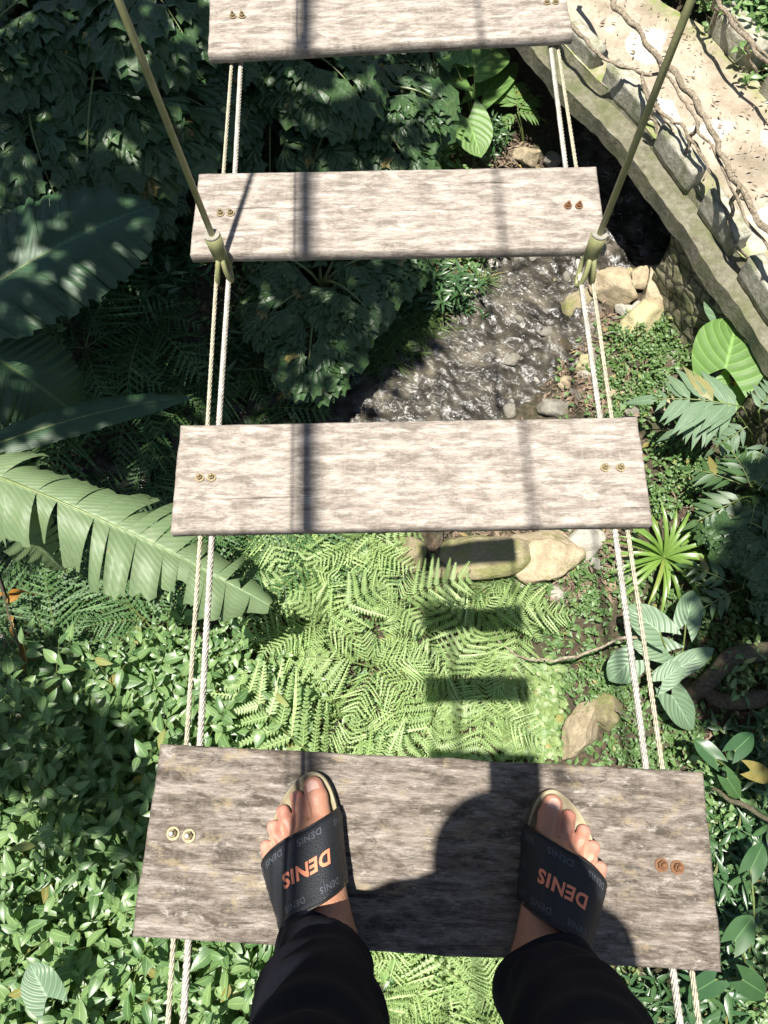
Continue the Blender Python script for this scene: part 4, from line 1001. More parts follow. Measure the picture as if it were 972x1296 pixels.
def lay_leaf(name, me, root, base, tip, parent=None, roll=0):
    """put a +Y growing leaf so it starts at base and heads to tip"""
    d = Vector(tip)-Vector(base); yaw = math.atan2(-d.x, d.y); pit = math.atan2(d.z, math.hypot(d.x, d.y))
    o = obj(name, me, parent, Vector(base)-(Vector(root) if parent else Vector()), Euler((pit, roll, yaw))); return o
# rocks
def rock_mesh(seed, mat, flat=.6, cuts=7, sub=4):
    cuts = cuts*2 if sub > 2 and cuts > 3 else cuts
    rr = random.Random(seed); bm = bmesh.new(); bmesh.ops.create_icosphere(bm, subdivisions=sub, radius=1)
    pl = [(Vector((rr.gauss(0, 1), rr.gauss(0, 1), rr.gauss(0, .8))).normalized(), rr.uniform(.50, .86)) for _ in range(cuts)]
    for v in bm.verts:
        c_ = v.co.copy()
        for nn, dd in pl:
            k = c_.dot(nn)-dd
            if k > 0: c_ -= nn*k*.99
        c_ += c_.normalized()*(.10*noise.noise(c_*1.8+Vector((seed*2.7, 0, 0)))+.035*noise.noise(c_*6+Vector((0, seed, 0)))+.022*noise.noise(c_*18)); c_.z *= flat; v.co = c_
    me = bpy.data.meshes.new('rock'); bm.to_mesh(me); bm.free(); me.materials.append(mat); me.polygons.foreach_set('use_smooth', np.ones(len(me.polygons), dtype=bool)); return me
def stone(name, a, b_, moss, amt):
    m, n, bb = newmat(name); c0 = coords(n, src='Object'); f = noi(n, c0, 2.6, 7, .7); f2 = noi(n, c0, 1.6, 5, .65); f3 = noi(n, c0, 16, 5, .7)
    c = ramp(n, f, [(.33, b_), (.62, a)]); c = mix(n, ramp(n, f2, [(.62-.25*amt, 0), (.72-.2*amt, .8)]), c, moss); c = mix(n, ramp(n, f3, [(.33, .5), (.5, 0)]), c, tuple(x*.5 for x in b_))
    n.links.new(c, bb.inputs['Base Color']); bb.inputs['Roughness'].default_value = .72; f4 = noi(n, c0, 5, 8, .75); bump(n, bb, mix(n, .5, f3, f4), .7, .05); return m
M['st_tan'] = stone('tan_stone', (.46, .38, .25), (.27, .21, .13), (.20, .19, .07), .3)
M['st_grey'] = stone('grey_stone', (.30, .28, .23), (.15, .13, .10), (.14, .13, .06), .3)
M['st_yel'] = stone('yellow_stone', (.48, .43, .25), (.38, .33, .17), (.25, .24, .08), .2)
M['st_moss'] = stone('mossy_stone', (.32, .27, .16), (.17, .14, .08), (.17, .18, .05), .7)
M['st_pale'] = stone('pale_stone', (.50, .47, .40), (.32, .29, .23), (.2, .2, .1), .1)
M['st_wet'] = stone('wet_stone', (.15, .115, .07), (.07, .05, .03), (.08, .09, .03), .4)
def rock(u, v, sx_, sy_, h, rz, mat, label, seed, z=None, flat=1., cuts=7, group=None):
    p = at(u, v, -5.1); zg = ground(p.x, p.y) if z is None else z; p = at(u, v, zg+h*.3)
    o = obj('rock', rock_mesh(seed, M[mat], 1, cuts), None, (p.x, p.y, zg+h*.22), (0, 0, R(rz)), (sx_/2, sy_/2, h/2)); tag(o, label, 'rock', group); return o
RK = [(718, 408, .34, .24, .2, 15, 'st_yel', 'smooth rounded pale yellow rock just left of the right cables at the stream edge', 1, 3),
 (732, 385, .5, .3, .26, 25, 'st_moss', 'olive mossy flat rock right behind the smooth yellow rock', 2, 6),
 (778, 360, .48, .42, .32, -20, 'st_tan', 'ochre rock under the right shackle between the cables', 3, 7),
 (796, 348, .14, .14, .2, 30, 'st_yel', 'small orange yellow rock standing behind the ochre rock', 4, 7),
 (850, 366, .56, .46, .34, -10, 'st_tan', 'big flat brown rock in front of the retaining wall', 5, 8),
 (818, 352, .34, .26, .22, 40, 'st_tan', 'tan rock wedged left of the big flat brown rock', 6, 7),
 (812, 402, .50, .32, .26, 35, 'st_yel', 'long pale tan rock lying left of the elephant ear leaf', 7, 8),
 (792, 392, .18, .16, .14, 0, 'st_pale', 'small white rock in the leaf litter beside the right cables', 8, 6),
 (806, 300, .20, .17, .2, 10, 'st_pale', 'pale cubic rock at the lit corner of the dark hollow', 9, 8),
 (708, 445, .26, .28, .16, 0, 'st_grey', 'flat dark grey rock at the stream edge below the smooth yellow rock', 10, 7),
 (740, 460, .20, .20, .14, 20, 'st_yel', 'small yellowish rock between stream and right cables', 11, 7),
 (700, 360, .26, .26, .18, 20, 'st_moss', 'mossy brown rock at the water below the third plank', 12, 7),
 (760, 300, .42, .42, .14, 30, 'st_tan', 'flat tan rock at the mouth of the dark hollow beside the right rod', 13, 7),
 (668, 196, .34, .30, .26, 10, 'st_tan', 'brown rock above the third plank left of the right cables', 14, 7),
 (700, 200, .28, .22, .2, 50, 'st_grey', 'grey brown rock above the third plank, touching the right cables', 15, 7),
 (660, 330, .5, .34, .12, 10, 'st_moss', 'broad flat mossy rock under water at the top of the stream', 16, 6),
 (624, 352, .40, .30, .12, 60, 'st_moss', 'mossy rock in the stream beside the drooping lance leaves', 17, 6),
 (660, 480, .5, .3, .1, 20, 'st_wet', 'wet brown rock just breaking the water in midstream', 18, 6),
 (700, 515, .36, .26, .2, 0, 'st_grey', 'grey rock at the stream edge just above the second plank', 19, 7),
 (590, 470, .36, .24, .1, 0, 'st_wet', 'wet dark rock in the shaded bend of the stream', 20, 7),
 (640, 400, .32, .28, .10, 70, 'st_wet', 'wet brown rock among the sparkling ripples', 41, 7),
 (560, 520, .4, .24, .1, 20, 'st_wet', 'wet dark rock in the water at the top edge of the second plank', 42, 7),
 (602, 700, 1.0, .52, .36, 4, 'st_moss', 'large flat brown rock slab just below the second plank', 21, 8),
 (690, 700, .66, .6, .36, -15, 'st_tan', 'broad yellowish rock right of the large slab below the second plank', 22, 8),
 (522, 700, .34, .5, .34, 10, 'st_moss', 'brown mossy rock left of the large slab below the second plank', 23, 7),
 (740, 690, .46, .36, .2, 20, 'st_pale', 'pale stone patch strewn with dry leaves right of the yellowish rock', 24, 6),
 (735, 925, .30, .62, .40, -28, 'st_tan', 'upright tan rock above the worn plank left of the right cables', 25, 8),
 (768, 905, .30, .34, .36, 10, 'st_moss', 'mossy brown rock right of the upright tan rock', 26, 7),
 (648, 868, .30, .2, .16, 0, 'st_pale', 'pinkish pale rock among the ferns', 27, 7),
 (672, 905, .2, .2, .16, 0, 'st_tan', 'small tan rock beside the pale ground cover', 28, 7),
 (880, 425, .26, .2, .2, 10, 'st_grey', 'grey rock among weeds left of the elephant ear', 29, 7),
 (850, 490, .24, .2, .16, 10, 'st_grey', 'half hidden grey rock below the weeds on the right bank', 30, 7)]
for (u, v, a_, b_, h, rz, mt, lab, sd, cu) in RK:
    q_ = 1.22 if sd in (1, 2, 3, 5, 6, 7, 8, 11, 12) else 1
    rock(u, v, a_*q_, b_*q_, h*q_, rz, mt, lab, sd, cuts=cu)
# small pebbles round the stream: countable but tiny
def scatter_px(n, u0, v0, u1, v1, z=-5.1):
    return [at(random.uniform(u0, u1), random.uniform(v0, v1), z) for _ in range(n)]
PEB = [rock_mesh(60+i, M[k], .7, 6, 2) for i, k in enumerate(('st_grey', 'st_tan', 'st_pale', 'st_wet'))]
for i, p in enumerate(scatter_px(90, 640, 290, 880, 530)+scatter_px(26, 640, 670, 790, 760)+scatter_px(14, 600, 180, 720, 215)):
    if nearest(EDGE, p.x, p.y)*sgn > -.05 or (sdist(p.x, p.y) < -.05 and i % 4): continue
    z = max(ground(p.x, p.y), WATER-.03); s_ = random.uniform(.03, .105)
    o = obj('pebble', PEB[i % 4], None, (p.x, p.y, z+s_*.2), (random.uniform(-.3, .3), random.uniform(-.3, .3), random.uniform(0, 6)), (s_, s_*random.uniform(.6, .9), s_*.6))
    tag(o, 'small stone lying among the rocks and dry leaves by the stream', 'stone', 'small stones by the stream')

# ------------------------------------------------------------------ plants
# bright ferns in the sun, in front of and behind the standing plank
G = 'bright ferns in the sunlit patch below the bridge'; LB = 'bright green fern with feathery fronds in the sunlit patch below the bridge'
k = 0
for (u, v, s_) in [(410, 800, .9), (450, 765, .85), (505, 775, .7), (470, 850, 1), (530, 805, .95), (560, 870, 1), (620, 830, .9), (440, 915, 1), (510, 925, 1), (580, 950, .95), (600, 790, .7), (655, 790, .65),
      (480, 1000, .9), (550, 1020, .9), (430, 980, .9), (620, 990, .85), (500, 1090, .9), (570, 1110, .9), (450, 1070, .9), (490, 1180, 1), (540, 1200, 1), (590, 1215, .95), (510, 1260, 1), (570, 1290, 1), (455, 1240, .9), (620, 1260, .9), (480, 1320, .9), (365, 790, .8), (385, 740, .8), (610, 905, .7)]:
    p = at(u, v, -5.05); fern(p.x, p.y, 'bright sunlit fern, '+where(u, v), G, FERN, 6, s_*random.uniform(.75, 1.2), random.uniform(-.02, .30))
G = 'shaded ferns on the left bank'; LB = 'dark green fern in the shade on the left bank under the banana leaves'
for (u, v, s_) in [(60, 700, 1), (110, 760, 1.1), (40, 800, 1.1), (150, 700, 1), (190, 790, 1), (90, 840, 1), (230, 560, 1), (180, 480, 1.1), (230, 500, 1), (120, 460, 1.1), (90, 520, 1), (300, 500, 1), (340, 520, .9), (150, 270, 1), (190, 420, 1), (20, 740, 1), (240, 640, 1), (290, 460, .9), (370, 490, .8), (130, 640, 1), (40, 640, 1), (130, 400, 1)]:
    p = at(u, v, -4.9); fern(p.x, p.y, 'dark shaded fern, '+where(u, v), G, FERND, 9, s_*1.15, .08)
G = 'half shaded ferns beside the bright banana leaf'; LB = 'mid green fern at the tip of the bright banana leaf, partly in shade'
for (u, v, s_) in [(340, 700, 1), (380, 720, 1), (420, 700, .95), (330, 640, 1), (400, 650, 1), (460, 690, .9), (250, 720, .8), (455, 640, .8)]:
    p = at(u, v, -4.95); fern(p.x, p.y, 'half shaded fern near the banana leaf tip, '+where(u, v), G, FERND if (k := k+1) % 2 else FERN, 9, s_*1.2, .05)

# broad leaved bushes bottom left
def bush_mesh(seed, n=30, leafL=.175, rad=.55, hh=.75, mat='bush', prof=ellip, wfac=.5, per=9, spread=1.15):
    rr = random.Random(seed); f = MB(); st = MB(); tm = [blade(1, wfac*q, prof, 5, .28, .25+.1*q) for q in (.85, 1, 1.15)]
    for i in range(n):
        a = rr.uniform(0, 6.28); tilt = rr.uniform(.05, spread); L = hh*rr.uniform(.7, 1.25)
        d = np.array((math.cos(a)*math.sin(tilt), math.sin(a)*math.sin(tilt), math.cos(tilt))); p0 = np.array((rr.uniform(-1, 1)*rad*.5, rr.uniform(-1, 1)*rad*.5, 0)); pts = [p0]
        for q in range(6): d = d+np.array((rr.uniform(-.12, .12), rr.uniform(-.12, .12), -.03)); d /= np.linalg.norm(d); pts.append(pts[-1]+d*L/6)
        tube(st, [tuple(p) for p in pts], list(np.linspace(.006, .002, 7)), 4, caps=False)
        for q in range(per):
            t = .25+.75*(q+rr.random()*.5)/per; x_ = t*6; j = min(5, int(x_)); p = pts[j]+(pts[j+1]-pts[j])*(x_-j); aa = q*2.4+a
            dd = np.array((math.cos(aa), math.sin(aa), rr.uniform(-.15, .45)))+d*.35
            place(f, rr.choice(tm), p, dd, rr.uniform(-.7, .7), leafL*rr.uniform(.5, 1.2)*(1 if t < .9 else .8), rr.random())
    return f.mesh('foliage', M[mat], True), st.mesh('stems', M['stem'], True)
BUSH = [bush_mesh(0, n=36, leafL=.13), bush_mesh(1, 42, .105, wfac=.42), bush_mesh(2, 30, .16, wfac=.52), bush_mesh(3, 36, .13, hh=.95, wfac=.46), bush_mesh(4, 44, .095, hh=.6, wfac=.6)]
LOWB = [bush_mesh(10+i, 40, .075, .5, .35, 'cover', ellip, .55, 9, 1.3) for i in range(3)]
LANC = [bush_mesh(20+i, 30, .22, .35, .6, 'lance', lance, .24, 12, 1.0) for i in range(2)]
def bush(x, y, label, group, ms, sc=1, name='leafy_bush', zoff=-.03, cat='bush', zs=1):
    e = empty(name, (x, y, ground(x, y)+zoff), random.uniform(0, 6.28), label=label, cat=cat, group=group); e.scale = (sc, sc, sc*zs)
    mf, ms_ = random.choice(ms); obj('foliage', mf, e); obj('stems', ms_, e); return e
G = 'leafy bushes on the lower left'; LB = 'leafy bush with oval glossy leaves on the slope at lower left, in front of the worn plank end'
for (u, v, s_) in [(300, 850, .8), (340, 880, .8), (250, 890, .9), (210, 880, .9), (330, 925, .8), (290, 950, .8), (150, 920, .95), (90, 940, 1), (30, 960, 1), (180, 980, 1), (120, 1010, 1), (60, 1040, 1), (10, 1060, 1), (160, 1080, 1), (100, 1110, 1), (40, 1140, 1), (190, 1150, .95), (130, 1190, 1), (70, 1220, 1), (10, 1240, 1), (200, 1240, 1), (270, 1200, .95), (150, 1280, 1), (90, 1310, 1), (250, 1290, 1), (320, 1250, .9), (340, 1310, .9), (400, 1290, .8), (250, 1050, .9), (300, 1100, .9), (230, 830, .7), (370, 850, .6), (30, 1320, 1), (340, 1010, .9), (400, 1180, .8), (-40, 1000, 1), (-40, 1150, 1), (180, 860, .7)]:
    p = at(u, v, -4.6); bush(p.x, p.y, 'oval leaved bush, '+where(u, v), G, BUSH, s_)

# the fishtail palms upper left
p = at(95, 225, -4.3); fishtail(p.x, p.y, -3.5, 'broad fishtail palm with jagged wedge leaflets filling the upper left, left of the olive rod', 11, 1.0)
p = at(200, 130, -4.3); fishtail(p.x, p.y, -3.2, 'tall fishtail palm behind the left olive rod near the top of the photo', 10, 1.0)
p = at(350, 150, -4.6); fishtail(p.x, p.y, -3.9, 'fishtail palm seen between the top plank and the third plank, beside the left cables', 10, .85)
p = at(450, 180, -4.7); fishtail(p.x, p.y, -4.2, 'low fishtail palm in the middle above the third plank', 9, .75)
p = at(410, 390, -4.9); fishtail(p.x, p.y, -4.55, 'low fishtail palm below the third plank, right of the left cables', 10, .62)
p = at(500, 20, -4.8); fishtail(p.x, p.y, -4.3, 'dark fishtail palm behind the top plank', 9, .8)
p = at(20, 160, -4.2); fishtail(p.x, p.y, -3.7, 'fishtail palm cut by the left edge of the photo', 9, 1.0)
p = at(300, 60, -4.6); fishtail(p.x, p.y, -3.6, 'fishtail palm half behind the left end of the top plank', 9, .9)
# right hand fishtail
p = at(990, 730, -4.8); fishtail(p.x, p.y, -4.4, 'small fishtail palm at the right edge above the fallen log', 8, .45)

# banana plants
def banana(root, label):
    return empty('banana_plant', root, label=label, cat='banana plant')
def bstem(e, H, r_=.06, lean=(0, 0)):
    mb = MB(); tube(mb, [(0, 0, -.1), (lean[0]*.5, lean[1]*.5, H*.5), (lean[0], lean[1], H)], [r_*1.2, r_, r_*.6], 10, wob=.2); mb.build('stem', M['stem'], e, smooth=True)
b0 = at(-45, 588, -3.25); root = Vector((b0.x-.25, b0.y-.05, ground(b0.x-.25, b0.y))); e = banana(root, 'banana plant whose big torn leaf lies in the sun across the left edge')
bstem(e, b0.z-root.z, lean=(b0.x-root.x, b0.y-root.y)); t0 = at(348, 748, -3.75)
L_ = (t0-b0).length
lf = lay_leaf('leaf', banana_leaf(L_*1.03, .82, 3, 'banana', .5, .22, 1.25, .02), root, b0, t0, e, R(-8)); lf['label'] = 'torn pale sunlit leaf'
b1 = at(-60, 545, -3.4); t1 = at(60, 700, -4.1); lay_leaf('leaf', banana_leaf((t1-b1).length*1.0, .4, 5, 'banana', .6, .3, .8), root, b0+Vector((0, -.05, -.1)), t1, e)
b2 = at(-40, 575, -3.5); t2 = at(245, 505, -3.9); lay_leaf('leaf', banana_leaf((t2-b2).length, .26, 6, 'banana_shade', .5, .25, .1, 0), root, b2, t2, e)
b3 = at(-70, 405, -3.3); root = Vector((b3.x-.1, b3.y, ground(b3.x, b3.y))); e = banana(root, 'dark banana plant with a broad shaded leaf at the left edge below the fishtail palms')
bstem(e, b3.z-root.z, lean=(.1, 0)); t3 = at(200, 262, -3.3); lay_leaf('leaf', banana_leaf((t3-b3).length*1.0, .98, 8, 'banana_shade', .5, .25, .2), root, b3, t3, e, R(6))
t4 = at(60, 500, -3.9); lay_leaf('leaf', banana_leaf(1.0, .75, 9, 'banana_shade', .7, .3, .25), root, b3+Vector((.05, -.05, -.1)), t4, e)
# withered orange leaf at the left edge
p = at(25, 800, -4.2); root = Vector((p.x-.3, p.y, ground(p.x-.3, p.y))); e = empty('withered_plant', root, label='orange brown withered leaves hanging at the left edge below the bright banana leaf', cat='plant')
mb = MB(); tm = blade(1, .4, ellip, 6, .4, .5, wav=.15)
mb2 = MB(); q0, q1 = at(-10, 700, -4.1)-root, at(42, 870, -4.35)-root; tube(mb2, [tuple(Vector((0, 0, 0))), tuple(q0), tuple(q0*.5+q1*.5+Vector((0, 0, .05))), tuple(q1)], [.012, .009, .007, .005], 6); mb2.build('stem', M['bark'], e, smooth=True)
for i in range(9):
    t = random.random(); place(mb, tm, np.array(q0)*(1-t)+np.array(q1)*t, (random.uniform(-1, 1), random.uniform(-1, 1), -.3), random.uniform(-1, 1), random.uniform(.10, .2))
mb.build('leaves', M['orange_leaf'], e, smooth=True)

# large single leaves on stalks
def heart_leaf(L, W_, mat, droop=.25, fold=.18, seed=0, wav=.02):
    V, F, UV = blade(L, W_, lambda t: math.sin(math.pi*(t*.83+.17)**.9)**.7 if t < .99 else .02, 14, fold, droop, nx_=5, wav=wav, ph=seed)
    V = V.copy()
    for i, (u_, q) in enumerate(UV): V[i, 1] -= L*.42*abs(q)**1.2*max(0, 1-u_*2.0)   # back lobes of the heart
    return MB().add(V, F, 0, random.random(), UV)
def stalk(e, a_, b_, r_=.009, nm='stalk', parent=None):
    mb = MB(); a_, b_ = Vector(a_), Vector(b_); mid = (a_+b_)/2+Vector((0, 0, (b_-a_).length*.12)); tube(mb, [tuple(p) for p in catmull([a_, mid, b_], 6)], [r_]*6+[r_*.7]*7, 7)
    o = mb.build(nm, M['stem'], parent or e, smooth=True); return o
def broad_plant(name, label, rootpx, leaves, mat, cat='plant', group=None):
    p = at(*rootpx); z = ground(p.x, p.y); e = empty(name, (p.x, p.y, z), label=label, cat=cat, group=group)
    for (bu, bv, bz, tu, tv, tz, W_, *ex) in leaves:
        b_, t_ = at(bu, bv, bz), at(tu, tv, tz); me = heart_leaf((t_-b_).length, W_, mat, ex[0] if ex else .15, .14, random.random()*6).mesh('leaf', [M[ex[1] if len(ex) > 1 else mat]], True)
        o = lay_leaf('leaf', me, e.location, b_, t_, e, ex[2] if len(ex) > 2 else 0)
        stalk(e, (0, 0, 0), b_-e.location)
    return e
broad_plant('elephant_ear_plant', 'elephant ear plant with big bright veined heart leaf at the right edge below the path', (950, 500, -4.9),
  [(930, 398, -4.45, 902, 362, -4.4, .5, .1, 'taro_grey'), (918, 466, -4.35, 936, 398, -4.3, .60, .1), (925, 490, -4.5, 898, 530, -4.6, .30, .1)], 'taro')
broad_plant('elephant_ear_plant', 'elephant ear plant with bright leaves at the top of the photo between the planks', (600, 160, -5),
  [(590, 98, -4.6, 545, 78, -4.6, .42), (600, 85, -4.5, 640, 52, -4.5, .5), (575, 80, -4.45, 560, 55, -4.45, .3), (612, 120, -4.7, 655, 70, -4.6, .34), (592, 150, -4.7, 610, 195, -4.8, .42), (560, 140, -4.65, 520, 170, -4.75, .38)], 'taro')
broad_plant('broad_leaf_plant', 'plant with pale broad leaves right of the right cables, above the worn plank', (850, 870, -5),
  [(835, 800, -4.5, 795, 765, -4.5, .26), (800, 835, -4.6, 770, 862, -4.7, .24), (850, 850, -4.5, 905, 820, -4.4, .16), (838, 862, -4.5, 868, 838, -4.45, .16), (868, 790, -4.5, 880, 745, -4.5, .2), (845, 825, -4.6, 800, 812, -4.6, .2), (850, 880, -4.6, 880, 925, -4.7, .22)], 'taro_grey')
broad_plant('broad_leaf_plant', 'plant with dim pointed leaves right of the worn plank corner', (930, 990, -4.9),
  [(905, 960, -4.3, 880, 935, -4.3, .13), (930, 950, -4.3, 955, 928, -4.3, .14), (950, 975, -4.3, 982, 985, -4.4, .13), (920, 985, -4.4, 940, 1012, -4.5, .13)], 'lance')  # darker leaf green stands in for shade on these leaves
broad_plant('broad_leaf_plant', 'plant with dark leaves at the bottom right corner below the worn plank', (940, 1230, -4.9),
  [(930, 1190, -4.3, 955, 1160, -4.3, .16), (905, 1240, -4.4, 872, 1262, -4.5, .15), (940, 1240, -4.3, 975, 1262, -4.4, .16), (950, 1100, -4.3, 968, 1068, -4.3, .14)], 'lance')  # shade of this corner put into the leaf colour as well
broad_plant('broad_leaf_plant', 'plant with one large pale leaf at the bottom left corner among the oval leaves', (60, 1260, -4.6),
  [(60, 1262, -3.85, 36, 1222, -3.8, .22)], 'taro_grey')
# lobed leaves (deeply cut) at the right edge
def lobed(L, n, lw, seed):
    rr = random.Random(seed); mb = MB(); tm = blade(1, .30, lance, 5, .15, .15); P = curve_pts(L, .2, .6, 12)
    tube(mb, [tuple(p) for p in P], .005, 5, 1)
    for j in range(n):
        t = .12+.85*j/n; i = int(t*12); T = frame_at(P, i); X = np.cross(T, (0, 0, 1.)); X /= np.linalg.norm(X)
        for s_ in (-1, 1): place(mb, tm, P[i], X*s_*.8+T*.6, rr.uniform(-.2, .2), lw*math.sin(math.pi*(t*.8+.2))*rr.uniform(.9, 1.1), rr.random())
    place(mb, tm, P[-2], frame_at(P, 11), 0, lw*.8); return mb
def lobed_plant(label, rootpx, leaves, mat):
    p = at(*rootpx); z = ground(p.x, p.y); e = empty('cut_leaf_plant', (p.x, p.y, z), label=label, cat='plant')
    for i, (bu, bv, bz, tu, tv, tz, n_) in enumerate(leaves):
        b_, t_ = at(bu, bv, bz), at(tu, tv, tz); L = (t_-b_).length; me = lobed(L, n_, L*.55, i).mesh('leaf', [M[mat], M['stem']], True); lay_leaf('leaf', me, e.location, b_, t_, e); stalk(e, (0, 0, 0), b_-e.location)
lobed_plant('plant with pale deeply cut leaves at the right edge level with the second plank', (960, 570, -4.9), [(940, 515, -4.3, 825, 500, -4.35, 7), (960, 520, -4.2, 985, 480, -4.2, 6), (945, 540, -4.3, 900, 570, -4.5, 6), (930, 520, -4.3, 850, 545, -4.5, 6), (970, 560, -4.3, 940, 610, -4.5, 6)], 'taro_grey')
lobed_plant('small palmate plant with a bright fan leaf beside the right cables near the top', (665, 175, -5), [(655, 135, -4.75, 650, 98, -4.7, 6), (655, 135, -4.75, 625, 112, -4.75, 6), (655, 138, -4.75, 682, 118, -4.75, 6), (655, 142, -4.75, 688, 148, -4.8, 5), (652, 145, -4.8, 628, 165, -4.9, 5)], 'taro')
lobed_plant('dark plant with big deeply cut leaves below the pale one at the right edge', (950, 640, -5), [(930, 610, -4.4, 872, 590, -4.5, 5), (940, 630, -4.4, 880, 660, -4.5, 5), (955, 640, -4.3, 940, 700, -4.5, 5), (960, 620, -4.3, 990, 580, -4.3, 5), (950, 615, -4.3, 925, 565, -4.3, 5), (965, 650, -4.3, 1000, 690, -4.4, 5)], 'palm')
lobed_plant('dark plant with cut leaves above the fallen log, right edge', (935, 750, -5), [(920, 735, -4.5, 870, 715, -4.5, 4), (925, 750, -4.5, 880, 775, -4.6, 4), (940, 745, -4.5, 950, 700, -4.5, 4), (945, 760, -4.5, 985, 780, -4.5, 4)], 'palm')
# strap leaved rosettes, lance bush, weeds
def rosette(u, v, z, L, n, mat, label, el=.9, w=.035, name='strap_leaf_plant', group=None, dr=1.3):
    p = at(u, v, z); zg = ground(p.x, p.y); e = empty(name, (p.x, p.y, zg), label=label, cat='plant', group=group); base = max(0, z-zg-.1)
    for i in range(n):
        Pc = curve_pts(L*random.uniform(.7, 1.1), random.uniform(el-.4, el+.5), dr, 8); mb = MB(); V, F, UV = [], [], []
        for j, q in enumerate(Pc):
            ww = w*.5*(math.sin(math.pi*min(1, (j/8*.9+.1)))**.6 if j < 8 else .03)
            V += [(q[0]-ww, q[1], q[2]+ww*.4), (q[0], q[1], q[2]), (q[0]+ww, q[1], q[2]+ww*.4)]; UV += [(j/8, -1), (j/8, 0), (j/8, 1)]
        for j in range(8): F += [(j*3, j*3+1, j*3+4, j*3+3), (j*3+1, j*3+2, j*3+5, j*3+4)]
        mb.add(V, F, 0, random.random(), UV); o = mb.build('leaf', M[mat], e, smooth=True); o.location = (0, 0, base); o.rotation_euler = (0, 0, 6.283*i/n+random.uniform(-.2, .2))
    if base > .05: stalk(e, (0, 0, 0), (0, 0, base+.02), .012)
    return e
rosette(845, 700, -4.75, .52, 30, 'strapg', 'spiky bright green rosette right of the right cables below the second plank', .75)
for (u, v, s_, lb) in [(560, 345, .62, 'lance leaved bush with drooping leaves at the stream under the middle of the third plank'), (500, 340, .62, 'dark lance leaved bush left of the drooping one under the third plank'), (590, 355, .4, 'small lance leaved bush overhanging the stream top')]:
    p = at(u, v, -4.8); bush(p.x, p.y, lb, None, LANC, s_*1.0, 'lance_leaf_bush')
for i, (u, v, s_) in enumerate([(840, 440, .6), (800, 440, .5), (800, 420, .45), (850, 410, .5), (880, 392, .55), (900, 430, .6), (770, 470, .45), (790, 520, .5), (825, 480, .55), (870, 460, .5), (820, 510, .5), (780, 500, .45), (860, 520, .5), (840, 590, .55), (880, 620, .55), (830, 640, .5), (760, 545, .4), (790, 740, .4), (950, 660, .7), (925, 700, .6), (960, 600, .6), (640, 860, .4), (600, 850, .35), (535, 860, .3), (690, 800, .4), (500, 830, .3), (640, 790, .3), (740, 760, .45), (720, 720, .35), (760, 860, .5), (700, 860, .4), (930, 470, .5), (900, 560, .5), (820, 455, .4), (890, 700, .6), (920, 780, .6), (870, 780, .5), (800, 950, .5), (850, 960, .6), (780, 880, .45), (900, 850, .6), (950, 830, .6), (660, 640, .4)]):
    p = at(u, v, -5.1); bush(p.x, p.y, 'small leaved weed, '+where(u, v), 'low weeds on the right bank', LOWB, s_*1.1, 'low_weed')
for i, (u, v, s_) in enumerate([(900, 1010, .8), (950, 1060, .8), (920, 1120, .8), (960, 1180, .8), (900, 1180, .7), (880, 1260, .8), (950, 1290, .8), (840, 1290, .7), (780, 1290, .7), (720, 1260, .7), (880, 1060, .7), (700, 1180, .6), (760, 1130, .7), (800, 1050, .7), (960, 960, .7), (980, 900, .7), (720, 1050, .6), (650, 1100, .6), (980, 800, .7), (960, 700, .6)]):
    p = at(u, v, -4.9); bush(p.x, p.y, 'dim leafy bush, '+where(u, v), 'shaded bushes on the lower right', LANC if i % 3 else BUSH, s_*.9, 'shaded_bush')
for i, (u, v, s_) in enumerate([(330, 390, .7), (380, 360, .7), (450, 350, .7), (300, 430, .7), (520, 300, .6), (450, 270, .7), (380, 260, .7), (200, 350, .9), (100, 330, .9), (250, 320, .9), (60, 480, .9), (330, 300, .7), (560, 180, .6), (510, 130, .6), (400, 90, .8), (620, 170, .5), (30, 600, .8), (210, 380, .8), (440, 60, .7), (350, 330, .6), (600, 300, .45)]):
    p = at(u, v, -4.9); bush(p.x, p.y, 'dark bush in deep shade, '+where(u, v), 'shaded undergrowth left of the stream', LANC if i % 2 else BUSH, s_*.9, 'shaded_bush')
# yellowing leaves by the elephant ear
p = at(945, 490, -4.7); e = empty('yellowing_plant', (p.x, p.y, ground(p.x, p.y)), label='small plant with yellow leaves under the elephant ear at the right edge', cat='plant'); mb = MB(); tm = blade(1, .55, ellip, 6, .3, .4, wav=.1)
for i in range(12): place(mb, tm, (random.uniform(-.2, .2), random.uniform(-.12, .12), .45+random.uniform(-.1, .1)), (random.uniform(-1, 1), random.uniform(-1, 1), .1), random.uniform(-.6, .6), random.uniform(.10, .17))
mb.build('leaves', M['yellow'], e, smooth=True); stalk(e, (0, 0, 0), (0, 0, .45))
for i, (u, v, s_) in enumerate([(925, 10, .8), (960, 20, .9), (985, 70, .9), (1010, 110, .9), (890, -30, .8), (850, -50, .8), (1000, 20, 1), (1050, 130, 1)]):
    p = at(u, v, -4.0); bush(p.x, p.y, 'dark bush beyond the far railing, top right corner', 'dark bushes beyond the far railing', LANC if i % 2 else BUSH, s_*.9, 'shaded_bush')
